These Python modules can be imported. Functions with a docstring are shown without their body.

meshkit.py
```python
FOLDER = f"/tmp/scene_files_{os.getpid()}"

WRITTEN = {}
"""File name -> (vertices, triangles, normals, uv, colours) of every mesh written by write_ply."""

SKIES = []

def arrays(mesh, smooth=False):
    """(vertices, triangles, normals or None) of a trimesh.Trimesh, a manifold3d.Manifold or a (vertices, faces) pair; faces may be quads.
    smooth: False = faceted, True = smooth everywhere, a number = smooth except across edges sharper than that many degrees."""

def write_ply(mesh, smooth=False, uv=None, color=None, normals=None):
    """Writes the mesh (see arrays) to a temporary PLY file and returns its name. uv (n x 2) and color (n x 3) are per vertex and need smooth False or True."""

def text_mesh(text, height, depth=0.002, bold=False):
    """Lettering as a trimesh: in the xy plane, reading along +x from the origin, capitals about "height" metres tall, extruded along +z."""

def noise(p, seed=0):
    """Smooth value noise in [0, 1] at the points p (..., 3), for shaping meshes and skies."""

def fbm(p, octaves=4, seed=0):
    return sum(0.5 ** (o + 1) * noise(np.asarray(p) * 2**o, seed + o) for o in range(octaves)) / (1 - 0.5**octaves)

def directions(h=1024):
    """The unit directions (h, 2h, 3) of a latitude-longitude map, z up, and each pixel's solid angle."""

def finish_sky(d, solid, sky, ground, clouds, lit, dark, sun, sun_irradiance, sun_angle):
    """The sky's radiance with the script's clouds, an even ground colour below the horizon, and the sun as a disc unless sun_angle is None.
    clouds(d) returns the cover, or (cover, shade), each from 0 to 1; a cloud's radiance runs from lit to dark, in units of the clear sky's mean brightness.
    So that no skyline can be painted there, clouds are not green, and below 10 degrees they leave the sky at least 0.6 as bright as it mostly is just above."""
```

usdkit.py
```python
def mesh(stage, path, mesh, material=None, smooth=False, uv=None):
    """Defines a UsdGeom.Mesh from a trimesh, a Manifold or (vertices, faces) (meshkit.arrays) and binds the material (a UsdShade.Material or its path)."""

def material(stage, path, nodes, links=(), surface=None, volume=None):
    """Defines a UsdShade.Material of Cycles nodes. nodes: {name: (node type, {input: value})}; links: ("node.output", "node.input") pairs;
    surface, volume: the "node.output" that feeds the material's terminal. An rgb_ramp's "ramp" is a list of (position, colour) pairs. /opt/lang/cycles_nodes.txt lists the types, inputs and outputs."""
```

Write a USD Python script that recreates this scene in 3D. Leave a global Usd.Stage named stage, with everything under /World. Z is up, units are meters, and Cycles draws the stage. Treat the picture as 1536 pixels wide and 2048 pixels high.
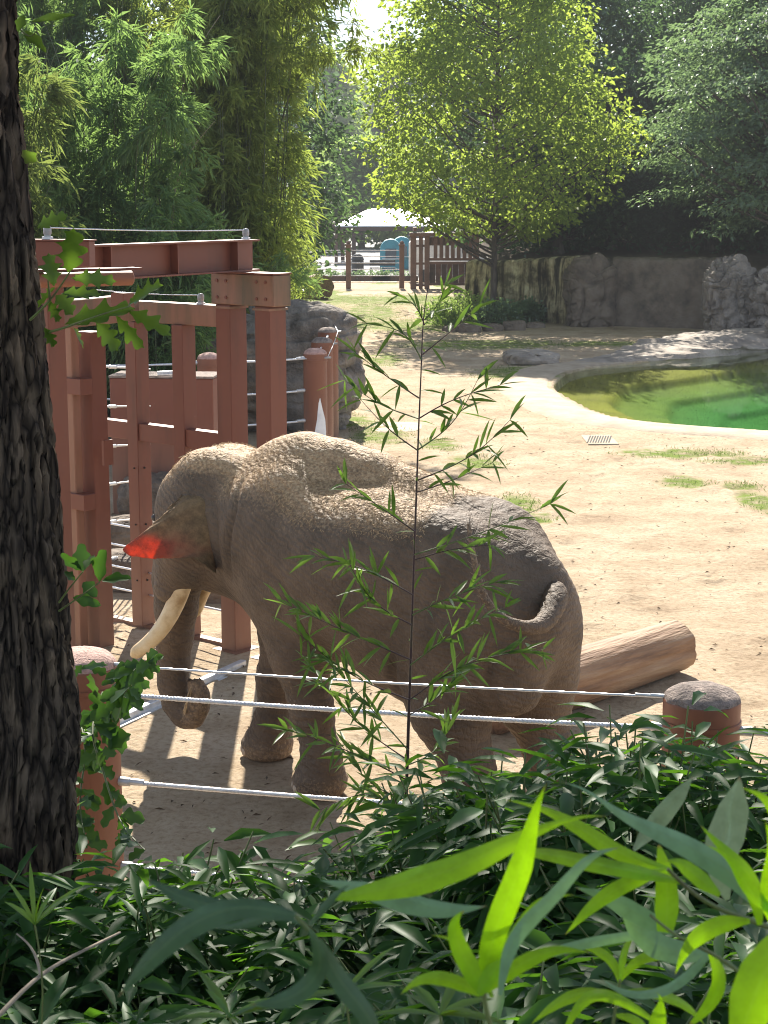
import math, random
import numpy as np, trimesh, usdkit, meshkit
from meshkit import fbm, noise
from shapely.geometry import Polygon, Point
from pxr import Usd, UsdGeom, UsdLux, UsdShade, Gf, Sdf, Vt

stage = Usd.Stage.CreateInMemory()
UsdGeom.SetStageUpAxis(stage, 'Z'); UsdGeom.SetStageMetersPerUnit(stage, 1.0)
UsdGeom.Xform.Define(stage, '/World'); UsdGeom.Scope.Define(stage, '/World/Looks')
PI = math.pi
rng = np.random.default_rng(7); random.seed(7)

# ------------------------------------------------------------------ camera, sky, sun, exposure
EYE, FPX, HORIZON = 4.5, 3400.0, 400.0          # eye height, focal length in photograph pixels, horizon row
PITCH = math.atan((1024 - HORIZON) / FPX)
EXPOSURE = 1.55
SUN_EL, SUN_AZ = math.radians(40.0), math.radians(-2.0)   # azimuth from +y towards +x
SUN_I, SKY_S = 1.25, 0.063
HAZE = 0.0003
cam = UsdGeom.Camera.Define(stage, '/World/Camera')
cam.CreateHorizontalApertureAttr(5.7); cam.CreateFocalLengthAttr(5.7 * FPX / 1536)
cam.CreateFStopAttr(3.6); cam.CreateFocusDistanceAttr(11.5)
cam.CreateClippingRangeAttr((0.05, 20000.0)); cam.CreateExposureAttr(EXPOSURE)
cam.AddTranslateOp().Set(Gf.Vec3d(0, 0, EYE)); cam.AddRotateXOp().Set(90 - math.degrees(PITCH))
sun = UsdLux.DistantLight.Define(stage, '/World/sun')
sun.CreateIntensityAttr(SUN_I); sun.CreateNormalizeAttr(True); sun.CreateAngleAttr(0.5); sun.CreateColorAttr(Gf.Vec3f(1.0, 0.93, 0.82))
SUN = np.array([math.sin(SUN_AZ) * math.cos(SUN_EL), math.cos(SUN_AZ) * math.cos(SUN_EL), math.sin(SUN_EL)])
sun.AddRotateZOp().Set(-math.degrees(SUN_AZ)); sun.AddRotateXOp().Set(-(90 - math.degrees(SUN_EL)))
sky = UsdLux.DomeLight.Define(stage, '/World/sky')
sky_m = usdkit.material(stage, '/World/Looks/sky', {
    'sky': ('sky_texture', {'sky_type': 'single_scattering', 'sun_disc': False, 'sun_elevation': SUN_EL, 'sun_rotation': SUN_AZ, 'air_density': .75, 'aerosol_density': .1, 'ozone_density': 2.5}),
    'tc': ('texture_coordinate', {}), 'map': ('mapping', {'scale': (1.0, 1.0, 3.0)}),
    'n': ('noise_texture', {'scale': 7.0, 'detail': 7.0, 'roughness': 0.6}),
    'r': ('rgb_ramp', {'ramp': [(0.0, (0, 0, 0)), (0.47, (0, 0, 0)), (0.6, (0.85, 0.85, 0.85)), (1.0, (1, 1, 1))]}),
    'bw': ('rgb_to_bw', {}), 'mix': ('mix', {'color2': (5.6, 5.8, 6.0)}), 'bg': ('background_shader', {'strength': SKY_S})},
    [('tc.generated', 'map.vector'), ('map.vector', 'n.vector'), ('n.fac', 'r.fac'), ('r.color', 'bw.color'), ('bw.val', 'mix.fac'), ('sky.color', 'mix.color1'), ('mix.color', 'bg.color')],
    surface='bg.background')
UsdShade.MaterialBindingAPI.Apply(sky.GetPrim()).Bind(sky_m)
sky.GetPrim().SetCustomDataByKey('label', 'pale blue summer sky with thin white clouds'); sky.GetPrim().SetCustomDataByKey('kind', 'structure')

# ------------------------------------------------------------------ measuring: photograph pixel -> place
_C = np.array([0, 0, EYE]); _F = np.array([0, math.cos(PITCH), -math.sin(PITCH)]); _U = np.array([0, math.sin(PITCH), math.cos(PITCH)])
def ray(x, y): return _F + np.array([1.0, 0, 0]) * (x - 768) / FPX + _U * (1024 - y) / FPX
def G(x, y, z=0.0): r = ray(x, y); return _C + r * (z - EYE) / r[2]
def D(x, y, d): r = ray(x, y); return _C + r * d / r[1]

# ------------------------------------------------------------------ helpers
names = {}
def numbered(parent, name):
    k = (parent, name); n = names.get(k, 0); names[k] = n + 1
    return f'{parent}/{name}' + (f'_{n:03d}' if n else '')
def tag(p, label=None, cat=None, group=None, kind=None):
    p = p.GetPrim() if hasattr(p, 'GetPrim') else p
    for k, v in (('label', label), ('category', cat), ('group', group), ('kind', kind)):
        if v: p.SetCustomDataByKey(k, v)
    return p
def path_of(parent): return '/World' if parent is None else str(parent.GetPath())
def thing(name, label, cat, loc=(0, 0, 0), rz=0.0, group=None, kind=None):
    x = UsdGeom.Xform.Define(stage, numbered('/World', name)); x.AddTranslateOp().Set(Gf.Vec3d(*map(float, loc))); x.AddRotateZOp().Set(float(rz))
    return tag(x, label, cat, group, kind)
def part(name, mesh, mat, parent=None, smooth=False, label=None, kind=None, prim=None):
    m = usdkit.mesh(stage, numbered(path_of(parent), name), mesh, mat, smooth)
    if prim:
        for k, a in prim.items():
            a = np.asarray(a, np.float32)
            t = Sdf.ValueTypeNames.FloatArray if a.ndim == 1 else Sdf.ValueTypeNames.Color3fArray
            UsdGeom.PrimvarsAPI(m).CreatePrimvar(k, t, 'vertex').Set(Vt.FloatArray.FromNumpy(a) if a.ndim == 1 else Vt.Vec3fArray.FromNumpy(a))
    if label or kind: tag(m, label, kind=kind)
    return m.GetPrim()
def sub(name, parent):
    return UsdGeom.Xform.Define(stage, numbered(path_of(parent), name)).GetPrim()
def copy(proto, loc, rz, label, group=None, name=None, scale=None):
    x = UsdGeom.Xform.Define(stage, numbered('/World', name or proto.GetName())); p = x.GetPrim()
    p.GetReferences().AddInternalReference(proto.GetPath()); p.SetInstanceable(True)
    x.ClearXformOpOrder(); x.AddTranslateOp().Set(Gf.Vec3d(*map(float, loc))); x.AddRotateZOp().Set(float(rz))
    if scale: x.AddScaleOp().Set(Gf.Vec3f(*scale))
    return tag(p, label, None, group)
def unit(a): a = np.asarray(a, float); return a / np.maximum(np.linalg.norm(a, axis=-1, keepdims=True), 1e-9)
class MB:
    def __init__(s): s.v, s.f, s.n = [], [], 0
    def add(s, v, f):
        v = np.asarray(v, float); f = np.asarray(f, int)
        if f.shape[1] == 4: f = np.vstack([f[:, [0, 1, 2]], f[:, [0, 2, 3]]])
        s.v.append(v); s.f.append(f + s.n); s.n += len(v); return s
    def mesh(s, m): return s.add(m.vertices, m.faces)
    def box(s, c, size, ax=None, ay=None, bev=0.0):
        """box centred at c; ax, ay: its x and y axes"""
        ax = unit(ax if ax is not None else (1, 0, 0)); az = np.array([0, 0, 1.0])
        ay = unit(ay) if ay is not None else unit(np.cross(az, ax)); az = np.cross(ax, ay)
        h = np.asarray(size, float) / 2
        if bev > 0:
            b = min(bev, h.min() * .45); pts = []
            for i in range(3):
                e = h.copy(); e -= b; e[i] += b
                pts += [e * np.array([sx, sy, sz]) for sx in (-1, 1) for sy in (-1, 1) for sz in (-1, 1)]
            m = trimesh.convex.convex_hull(np.array(pts)); v, f = np.array(m.vertices), np.array(m.faces)
        else:
            m = trimesh.creation.box(2 * h); v, f = np.array(m.vertices), np.array(m.faces)
        return s.add(np.asarray(c, float) + v @ np.stack([ax, ay, az]), f)
    def tube(s, pts, r, n=10, cap=True):
        pts = np.asarray(pts, float); k = len(pts); r = np.broadcast_to(np.asarray(r, float), (k,))
        t = unit(np.gradient(pts, axis=0)); ref = np.array([0, 0, 1.0]) if abs(t[0][2]) < .9 else np.array([1.0, 0, 0])
        u = unit(np.cross(t[0], ref)); us = [u]
        for i in range(1, k):
            u = unit(u - t[i] * (u @ t[i])); us.append(u)
        us = np.array(us); w = np.cross(t, us); a = np.arange(n) / n * 2 * PI
        v = (pts[:, None] + r[:, None, None] * (np.cos(a)[None, :, None] * us[:, None] + np.sin(a)[None, :, None] * w[:, None])).reshape(-1, 3)
        i, j = np.meshgrid(np.arange(k - 1), np.arange(n), indexing='ij'); j2 = (j + 1) % n
        f = np.stack([i * n + j, i * n + j2, (i + 1) * n + j2, (i + 1) * n + j], -1).reshape(-1, 4)
        s.add(v, f)
        if cap:
            for e, rev in ((0, True), (k - 1, False)):
                c = np.vstack([pts[e], v[e * n:(e + 1) * n]]); q = np.stack([np.zeros(n, int), 1 + np.arange(n), 1 + (np.arange(n) + 1) % n], 1)
                s.add(c, q[:, ::-1] if rev else q)
        return s
    def lathe(s, prof, c=(0, 0, 0), n=24):
        prof = np.asarray(prof, float); a = np.arange(n) / n * 2 * PI; k = len(prof)
        v = np.stack([prof[:, 0, None] * np.cos(a), prof[:, 0, None] * np.sin(a), np.broadcast_to(prof[:, 1, None], (k, n))], -1).reshape(-1, 3)
        i, j = np.meshgrid(np.arange(k - 1), np.arange(n), indexing='ij'); j2 = (j + 1) % n
        return s.add(v + np.asarray(c, float), np.stack([i * n + j, i * n + j2, (i + 1) * n + j2, (i + 1) * n + j], -1).reshape(-1, 4))
    def get(s): return np.vstack(s.v), np.vstack(s.f)
def bez(pts, n=12):
    """smooth curve through the points"""
    from scipy.interpolate import PchipInterpolator, CubicSpline
    pts = np.asarray(pts, float)
    if len(pts) == 2: return pts[0] + np.linspace(0, 1, n)[:, None] * (pts[1] - pts[0])
    t = np.r_[0, np.cumsum(np.linalg.norm(np.diff(pts, axis=0), axis=1))]
    return CubicSpline(t, pts, bc_type='natural')(np.linspace(0, t[-1], n))
def bez_lin(pts, n):
    pts = np.asarray(pts, float); t = np.r_[0, np.cumsum(np.linalg.norm(np.diff(pts, axis=0), axis=1))]; s = np.linspace(0, t[-1], n)
    P = np.stack([np.interp(s, t, pts[:, i]) for i in range(3)], 1)
    for _ in range(2): P[1:-1] = .25 * P[:-2] + .5 * P[1:-1] + .25 * P[2:]
    return P
def grid_faces(nu, nv, base=0):
    i, j = np.meshgrid(np.arange(nu - 1), np.arange(nv - 1), indexing='ij'); a = base + i * nv + j
    return np.stack([a, a + nv, a + nv + 1, a + 1], -1).reshape(-1, 4)
def leaf_batch(base, d, nrm, L, W, prof=((0, .12), (.18, .75), (.45, 1.0), (.75, .62), (1, 0.0)), droop=.25, fold=.22):
    """many leaves as one (v, f): every leaf a folded blade drooping along its length"""
    base, d, nrm = (np.atleast_2d(np.asarray(a, float)) for a in (base, d, nrm)); N = len(base)
    L = np.broadcast_to(np.asarray(L, float), (N,)); W = np.broadcast_to(np.asarray(W, float), (N,)); droop = np.broadcast_to(np.asarray(droop, float), (N,))
    d = unit(d); s = unit(np.cross(d, nrm)); n = np.cross(s, d)
    rows = []
    for t, w in prof:
        mid = base + d * (L * t)[:, None]; mid = mid - np.array([0, 0, 1.0]) * (droop * L * t * t)[:, None]
        half = (W * .5 * w)[:, None]
        if w <= 1e-6: rows.append(mid[:, None])
        elif w < .2: rows.append(np.stack([mid - s * half, mid + s * half], 1))
        else: rows.append(np.stack([mid - s * half + n * half * fold * 2, mid, mid + s * half + n * half * fold * 2], 1))
    cnt = [r.shape[1] for r in rows]; off = np.cumsum([0] + cnt); k = off[-1]; f = []
    for i in range(len(rows) - 1):
        a, b = off[i], off[i + 1]; ca, cb = cnt[i], cnt[i + 1]
        if ca == 3 and cb == 3: f += [(a, b, b + 1), (a, b + 1, a + 1), (a + 1, b + 1, b + 2), (a + 1, b + 2, a + 2)]
        elif ca == 2 and cb == 3: f += [(a, b, b + 1), (a, b + 1, a + 1), (a + 1, b + 1, b + 2)]
        elif ca == 3 and cb == 1: f += [(a, b, a + 1), (a + 1, b, a + 2)]
        elif ca == 1 and cb == 3: f += [(a, b, b + 1), (a, b + 1, b + 2)]
    v = np.concatenate(rows, 1).reshape(-1, 3); f = np.array(f)
    return v, (f[None] + (np.arange(N) * k)[:, None, None]).reshape(-1, 3)
KITE = ((0, 0.0), (.42, 1.0), (1, 0.0))      # four triangles, for far leaves
def surface_nets(val, org, h):
    """isosurface 0 of a sampled distance field (inside negative)"""
    nx, ny, nz = val.shape; s = val < 0; idx = np.full((nx - 1, ny - 1, nz - 1), -1)
    acc = np.zeros((nx - 1, ny - 1, nz - 1, 3)); cnt = np.zeros((nx - 1, ny - 1, nz - 1))
    for ax in range(3):
        o1, o2 = [a for a in range(3) if a != ax]
        for a in (0, 1):
            for b in (0, 1):
                lo = [0, 0, 0]; lo[o1], lo[o2] = a, b; hi = list(lo); hi[ax] = 1
                sl = lambda q: tuple(slice(q[m], q[m] + val.shape[m] - 1) for m in range(3))
                va, vb = val[sl(lo)], val[sl(hi)]; cr = s[sl(lo)] != s[sl(hi)]
                t = np.where(cr, va / np.where(cr, va - vb, 1), 0); p = np.zeros(cr.shape + (3,)); p[..., o1] = a; p[..., o2] = b; p[..., ax] = t
                acc += np.where(cr[..., None], p, 0); cnt += cr
    act = cnt > 0; idx[act] = np.arange(act.sum()); cells = np.argwhere(act)
    v = np.asarray(org) + (cells + acc[act] / cnt[act][:, None]) * h; f = []
    for ax in range(3):
        o1, o2 = (ax + 1) % 3, (ax + 2) % 3
        A = [slice(None)] * 3; B = [slice(None)] * 3; A[ax] = slice(0, -1); B[ax] = slice(1, None)
        e = np.argwhere(s[tuple(A)] != s[tuple(B)]); ok = (e[:, o1] > 0) & (e[:, o2] > 0) & (e[:, o1] < val.shape[o1] - 1) & (e[:, o2] < val.shape[o2] - 1); e = e[ok]
        q = []
        for a, b in ((-1, -1), (0, -1), (0, 0), (-1, 0)):
            c = e.copy(); c[:, o1] += a; c[:, o2] += b; q.append(idx[c[:, 0], c[:, 1], c[:, 2]])
        q = np.stack(q, 1); flip = ~s[e[:, 0], e[:, 1], e[:, 2]]; q[flip] = q[flip][:, ::-1]; f.append(q)
    f = np.vstack(f)
    return v, np.vstack([f[:, [0, 1, 2]], f[:, [0, 2, 3]]])
def smin(a, b, k): h = np.maximum(k - np.abs(a - b), 0) / k; return np.minimum(a, b) - h * h * k * .25
def s_cone(P, a, b, ra, rb):
    a, b = np.asarray(a, float), np.asarray(b, float); ba = b - a; h = np.clip(((P - a) @ ba) / (ba @ ba), 0, 1)
    return np.linalg.norm(P - a - h[..., None] * ba, axis=-1) - (ra + (rb - ra) * h)
def s_ell(P, c, r):
    r = np.asarray(r, float); q = (P - np.asarray(c, float)); k0 = np.linalg.norm(q / r, axis=-1); k1 = np.linalg.norm(q / r ** 2, axis=-1)
    return k0 * (k0 - 1) / np.maximum(k1, 1e-6)

# ------------------------------------------------------------------ materials
LK = '/World/Looks/'
def mat(name, nodes, links, surface, volume=None): return usdkit.material(stage, LK + name, nodes, links, surface, volume)
def plain(name, c1, c2=None, rough=.6, scale=6.0, bump=0.0, bscale=60.0, metallic=0.0, detail=6.0, c3=None, dist=.02, stretch=(1, 1, 1), spec=.5):
    """two or three tones mixed by noise, with fine relief"""
    c2 = c2 or tuple(x * .75 for x in c1)
    ramp = [(.3, c2), (.5, c1), (.72, c3 or tuple(min(1, x * 1.15) for x in c1))]
    nodes = {'tc': ('texture_coordinate', {}), 'm': ('mapping', {'scale': stretch}), 'n': ('noise_texture', {'scale': scale, 'detail': detail, 'roughness': .65}), 'r': ('rgb_ramp', {'ramp': ramp}),
             'p': ('principled_bsdf', {'roughness': rough, 'metallic': metallic, 'specular_ior_level': spec})}
    links = [('tc.object', 'm.vector'), ('m.vector', 'n.vector'), ('n.fac', 'r.fac'), ('r.color', 'p.base_color')]
    if bump:
        nodes['b'] = ('noise_texture', {'scale': bscale, 'detail': 5.0, 'roughness': .6}); nodes['bp'] = ('bump', {'strength': bump, 'distance': dist})
        links += [('m.vector', 'b.vector'), ('b.fac', 'bp.height'), ('bp.normal', 'p.normal')]
    return mat(name, nodes, links, 'p.BSDF')
def leaf_mat(name, lo, hi, trans, fac=.45, rough=.42, spec=.5):
    return mat(name, {'g': ('geometry', {}), 'r': ('rgb_ramp', {'ramp': [(0, lo), (1, hi)]}), 'rt': ('rgb_ramp', {'ramp': [(0, tuple(x * .75 for x in trans)), (1, tuple(min(1, x * 1.2) for x in trans))]}),
        'p': ('principled_bsdf', {'roughness': rough, 'specular_ior_level': spec}), 't': ('translucent_bsdf', {}), 'x': ('mix_closure', {'fac': fac})},
        [('g.random_per_island', 'r.fac'), ('g.random_per_island', 'rt.fac'), ('r.color', 'p.base_color'), ('rt.color', 't.color'), ('p.BSDF', 'x.closure1'), ('t.BSDF', 'x.closure2')], 'x.closure')
M = {}
M['paint'] = plain('red_brown_paint', (.175, .060, .036), (.125, .05, .032), .45, 1.6, .2, 24, c3=(.215, .082, .05), dist=.005, stretch=(1, 1, .45))
def worn_paint(name, base, dark, light):
    return mat(name, {'tc': ('texture_coordinate', {}), 'g': ('geometry', {}), 'm': ('mapping', {'scale': (1, 1, .16)}), 'n': ('noise_texture', {'scale': 2.6, 'detail': 8.0, 'roughness': .68}), 'r': ('rgb_ramp', {'ramp': [(.28, dark), (.46, base), (.62, base), (.8, light)]}),
        'c': ('noise_texture', {'scale': 16.0, 'detail': 9.0, 'roughness': .75}), 'cr': ('rgb_ramp', {'ramp': [(.66, (0, 0, 0)), (.72, (.55, .55, .55))]}), 'm1': ('mix', {'color2': (.36, .24, .17)}), 'cd': ('noise_texture', {'scale': 7.0, 'detail': 9.0, 'roughness': .8, 'distortion': .4}), 'dr': ('rgb_ramp', {'ramp': [(.28, (.8, .8, .8)), (.36, (0, 0, 0))]}), 'm2': ('mix', {'color2': (.06, .035, .022)}),
        'sx': ('separate_xyz', {}), 'zr': ('map_range', {'from_min': 0.0, 'from_max': 1.5, 'to_min': .62, 'to_max': 0.0, 'clamp': True}), 'zm': ('math', {'math_type': 'multiply'}), 'm3': ('mix', {'color2': (.34, .24, .16)}),
        'b': ('bump', {'strength': .25, 'distance': .004}), 'p': ('principled_bsdf', {'roughness': .5, 'specular_ior_level': .4})},
        [('tc.object', 'm.vector'), ('m.vector', 'n.vector'), ('n.fac', 'r.fac'), ('tc.object', 'c.vector'), ('c.fac', 'cr.fac'), ('cr.color', 'm1.fac'), ('r.color', 'm1.color1'), ('m.vector', 'cd.vector'), ('cd.fac', 'dr.fac'), ('dr.color', 'm2.fac'), ('m1.color', 'm2.color1'),
         ('g.position', 'sx.vector'), ('sx.z', 'zr.value'), ('zr.result', 'zm.value1'), ('n.fac', 'zm.value2'), ('zm.value', 'm3.fac'), ('m2.color', 'm3.color1'), ('m3.color', 'p.base_color'), ('c.fac', 'b.height'), ('b.normal', 'p.normal')], 'p.BSDF')
M['paint'] = worn_paint('worn_red_brown_paint', (.145, .044, .025), (.088, .033, .02), (.195, .072, .043))
M['paint_weather'] = plain('weathered_paint', (.20, .092, .052), (.085, .062, .032), .55, 3.0, .2, 40, c3=(.27, .12, .075), stretch=(1, 1, .12), dist=.004)
M['bollard'] = plain('bollard_paint', (.225, .088, .048), (.16, .066, .04), .55, 1.6, .2, 34, c3=(.27, .12, .072), dist=.004)
M['bollard'] = worn_paint('worn_bollard_paint', (.195, .070, .036), (.125, .05, .03), (.25, .105, .06))
M['bollard_cap'] = plain('bollard_cap_concrete', (.42, .25, .21), (.25, .17, .14), .8, 24.0, .8, 70, c3=(.5, .33, .28), dist=.02)
M['dark_cap'] = plain('weathered_cap_concrete', (.23, .18, .155), (.10, .08, .07), .85, 18.0, .9, 60, c3=(.36, .28, .24), dist=.03)
M['cable'] = plain('galvanised_cable', (.62, .62, .64), (.45, .45, .47), .38, 40.0, metallic=.7)
M['steel'] = plain('galvanised_steel', (.55, .56, .57), (.38, .39, .40), .45, 9.0, metallic=.6)
M['porcelain'] = plain('grey_insulator', (.32, .31, .30), (.2, .2, .2), .35, 12.0)
M['hole'] = plain('dark_hole', (.02, .015, .012), None, .9)
def bark_mat(name, dark, mid, light):
    return mat(name, {'tc': ('texture_coordinate', {}), 'm': ('mapping', {'scale': (1, 1, .20)}), 'ds': ('noise_texture', {'scale': 7.0, 'detail': 4.0}), 'dm': ('mix', {'mix_type': 'add', 'fac': .09}), 'v': ('voronoi_texture', {'feature': 'distance_to_edge', 'scale': 15.0}), 'vr': ('map_range', {'from_min': 0.0, 'from_max': .22, 'to_min': 0.0, 'to_max': 1.0, 'clamp': True}),
        'n': ('noise_texture', {'scale': 30.0, 'detail': 8.0, 'roughness': .72}), 'n3': ('noise_texture', {'scale': 3.0, 'detail': 4.0}), 'cr': ('rgb_ramp', {'ramp': [(.25, mid), (.5, light), (.8, tuple(x * 1.35 for x in light))]}), 'tone': ('rgb_ramp', {'ramp': [(.35, (.6, .6, .62)), (.65, (1.15, 1.1, 1.02))]}), 'mu': ('mix', {'mix_type': 'multiply', 'fac': 1.0}),
        'mx': ('mix', {'color1': dark}), 'h': ('math', {'math_type': 'multiply_add', 'value2': .45}), 'b': ('bump', {'strength': 1.0, 'distance': .022}), 'p': ('principled_bsdf', {'roughness': .92, 'specular_ior_level': .2})},
        [('tc.object', 'm.vector'), ('m.vector', 'ds.vector'), ('m.vector', 'dm.color1'), ('ds.color', 'dm.color2'), ('dm.color', 'v.vector'), ('v.distance', 'vr.value'), ('m.vector', 'n.vector'), ('n.fac', 'cr.fac'), ('tc.object', 'n3.vector'), ('n3.fac', 'tone.fac'), ('cr.color', 'mu.color1'), ('tone.color', 'mu.color2'), ('vr.result', 'mx.fac'), ('mu.color', 'mx.color2'), ('mx.color', 'p.base_color'),
         ('n.fac', 'h.value1'), ('vr.result', 'h.value3'), ('h.value', 'b.height'), ('b.normal', 'p.normal')], 'p.BSDF')
M['oakbark'] = bark_mat('furrowed_oak_bark', (.016, .011, .008), (.08, .055, .036), (.155, .115, .08))
M['bark'] = plain('oak_bark', (.075, .058, .045), (.018, .014, .011), .92, 12.0, .9, 34, c3=(.14, .115, .092), stretch=(1, 1, .2), dist=.03)
M['twig'] = plain('twig_bark', (.09, .065, .035), (.05, .04, .02), .7, 20)
M['greystem'] = plain('grey_dry_stem', (.22, .18, .13), (.13, .10, .07), .8, 30)
M['greentwig'] = plain('green_stem', (.09, .12, .03), (.07, .05, .025), .5, 20)
M['culm'] = plain('dark_culm', (.045, .06, .022), (.03, .035, .015), .6, 12)
M['redstem'] = plain('reddish_stem', (.045, .018, .016), (.07, .05, .02), .5, 8)
M['sandrock'] = plain('grey_rock', (.20, .172, .145), (.07, .06, .052), .9, 1.8, .9, 9, c3=(.30, .26, .22), dist=.12)
M['darkrock'] = plain('brown_rock', (.15, .115, .085), (.055, .043, .034), .9, 1.4, .9, 6, c3=(.22, .175, .135), dist=.12)
M['stonetop'] = plain('pale_stone', (.29, .245, .20), (.13, .108, .09), .9, 1.4, .9, 8, c3=(.36, .315, .265), dist=.05)
M['palestone'] = plain('dusty_slab', (.40, .33, .245), (.33, .265, .19), .9, 1.8, .6, 10, dist=.03)
M['rim'] = plain('sandy_concrete', (.37, .295, .21), (.27, .21, .145), .9, 1.6, .6, 14, c3=(.43, .355, .265), dist=.03)
M['wood'] = plain('bare_log_wood', (.25, .14, .073), (.08, .036, .017), .75, 5.0, .9, 16, c3=(.37, .26, .16), stretch=(.12, 1, 1), dist=.04)
M['woodend'] = plain('log_end_wood', (.20, .12, .075), (.08, .05, .035), .85, 12.0, .8, 30, dist=.03)
M['ivory'] = plain('ivory', (.66, .50, .28), (.42, .27, .12), .42, 5.0, .15, 12, c3=(.72, .60, .40), dist=.004)
M['litter'] = leaf_mat('dry_litter', (.10, .065, .035), (.34, .25, .14), (.1, .06, .03), .1, .8)
M['nail'] = plain('toenail', (.42, .32, .23), (.28, .2, .14), .6, 20)
M['straw'] = plain('dry_straw', (.44, .31, .17), (.27, .18, .09), .7, 40.0, c3=(.56, .43, .25))
M['dirt_dark'] = plain('dark_soil', (.045, .036, .026), None, .95, 4.0, .6, 12)
M['white_paint'] = plain('white_paint', (.75, .75, .74), (.6, .6, .6), .4, 3)
M['roofwhite'] = plain('white_metal_roof', (.66, .67, .69), (.52, .53, .55), .4, 1.0)
M['darkwood'] = plain('dark_brown_timber', (.085, .05, .036), (.05, .03, .022), .6, 2)
M['brownwood'] = plain('brown_timber', (.16, .085, .058), (.10, .055, .04), .6, 2)
M['teal'] = plain('teal_plastic', (.05, .27, .34), (.035, .2, .26), .4, 2)
M['black'] = plain('black_metal', (.03, .028, .028), None, .5, 3)
M['asphalt'] = plain('sunlit_asphalt', (.16, .158, .155), (.11, .11, .108), .85, .35, .3, 30, c3=(.2, .197, .19))
M['hillgreen'] = plain('wooded_hill', (.05, .075, .04), (.03, .045, .03), .9, .02, 0)
M['concretefar'] = plain('pale_concrete', (.5, .49, .47), None, .7, .3)
M['darkglass'] = plain('dark_window_glass', (.06, .08, .1), None, .15, .3)
M['skin_far'] = plain('skin_tone', (.35, .2, .14), None, .6)
M['cloth_dark'] = plain('dark_cloth', (.03, .03, .04), None, .8)
M['cloth_red'] = plain('red_cloth', (.3, .05, .05), None, .8)
M['cloth_grey'] = plain('grey_cloth', (.3, .3, .32), None, .8)
# foliage
M['bamboo'] = leaf_mat('bamboo_leaf', (.07, .14, .06), (.14, .215, .09), (.38, .60, .15), .46, .40)
M['bamboo_b'] = leaf_mat('olive_bamboo_leaf', (.11, .155, .045), (.20, .25, .075), (.54, .68, .12), .47, .42)
M['sycamore'] = leaf_mat('sycamore_leaf', (.09, .15, .03), (.17, .24, .05), (.54, .70, .10), .55, .5)
M['dark_leaf'] = leaf_mat('dark_tree_leaf', (.045, .09, .05), (.09, .14, .075), (.18, .32, .10), .36, .42)
M['beech'] = leaf_mat('layered_tree_leaf', (.075, .14, .08), (.15, .215, .125), (.34, .52, .19), .40, .42, 1.0)
M['far_leaf'] = leaf_mat('far_tree_leaf', (.09, .15, .055), (.15, .21, .08), (.50, .70, .16), .48, .5)
M['bright_leaf'] = leaf_mat('pale_bush_leaf', (.09, .14, .04), (.14, .2, .06), (.34, .44, .10), .45, .45)
M['sapling_leaf'] = leaf_mat('sapling_leaf', (.05, .10, .022), (.095, .15, .04), (.22, .40, .05), .45, .42)
M['cover_leaf'] = leaf_mat('ground_cover_leaf', (.030, .085, .020), (.070, .145, .030), (.17, .42, .025), .38, .5, .25)
M['vine_leaf'] = leaf_mat('vine_leaf', (.03, .08, .018), (.055, .115, .028), (.09, .22, .02), .4, .45)
M['oak_leaf'] = leaf_mat('oak_leaf', (.03, .075, .012), (.06, .11, .02), (.20, .36, .03), .46, .4)
M['shoot_leaf'] = leaf_mat('near_bamboo_leaf', (.06, .14, .055), (.09, .19, .08), (.40, .68, .015), .5, .40)
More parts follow.
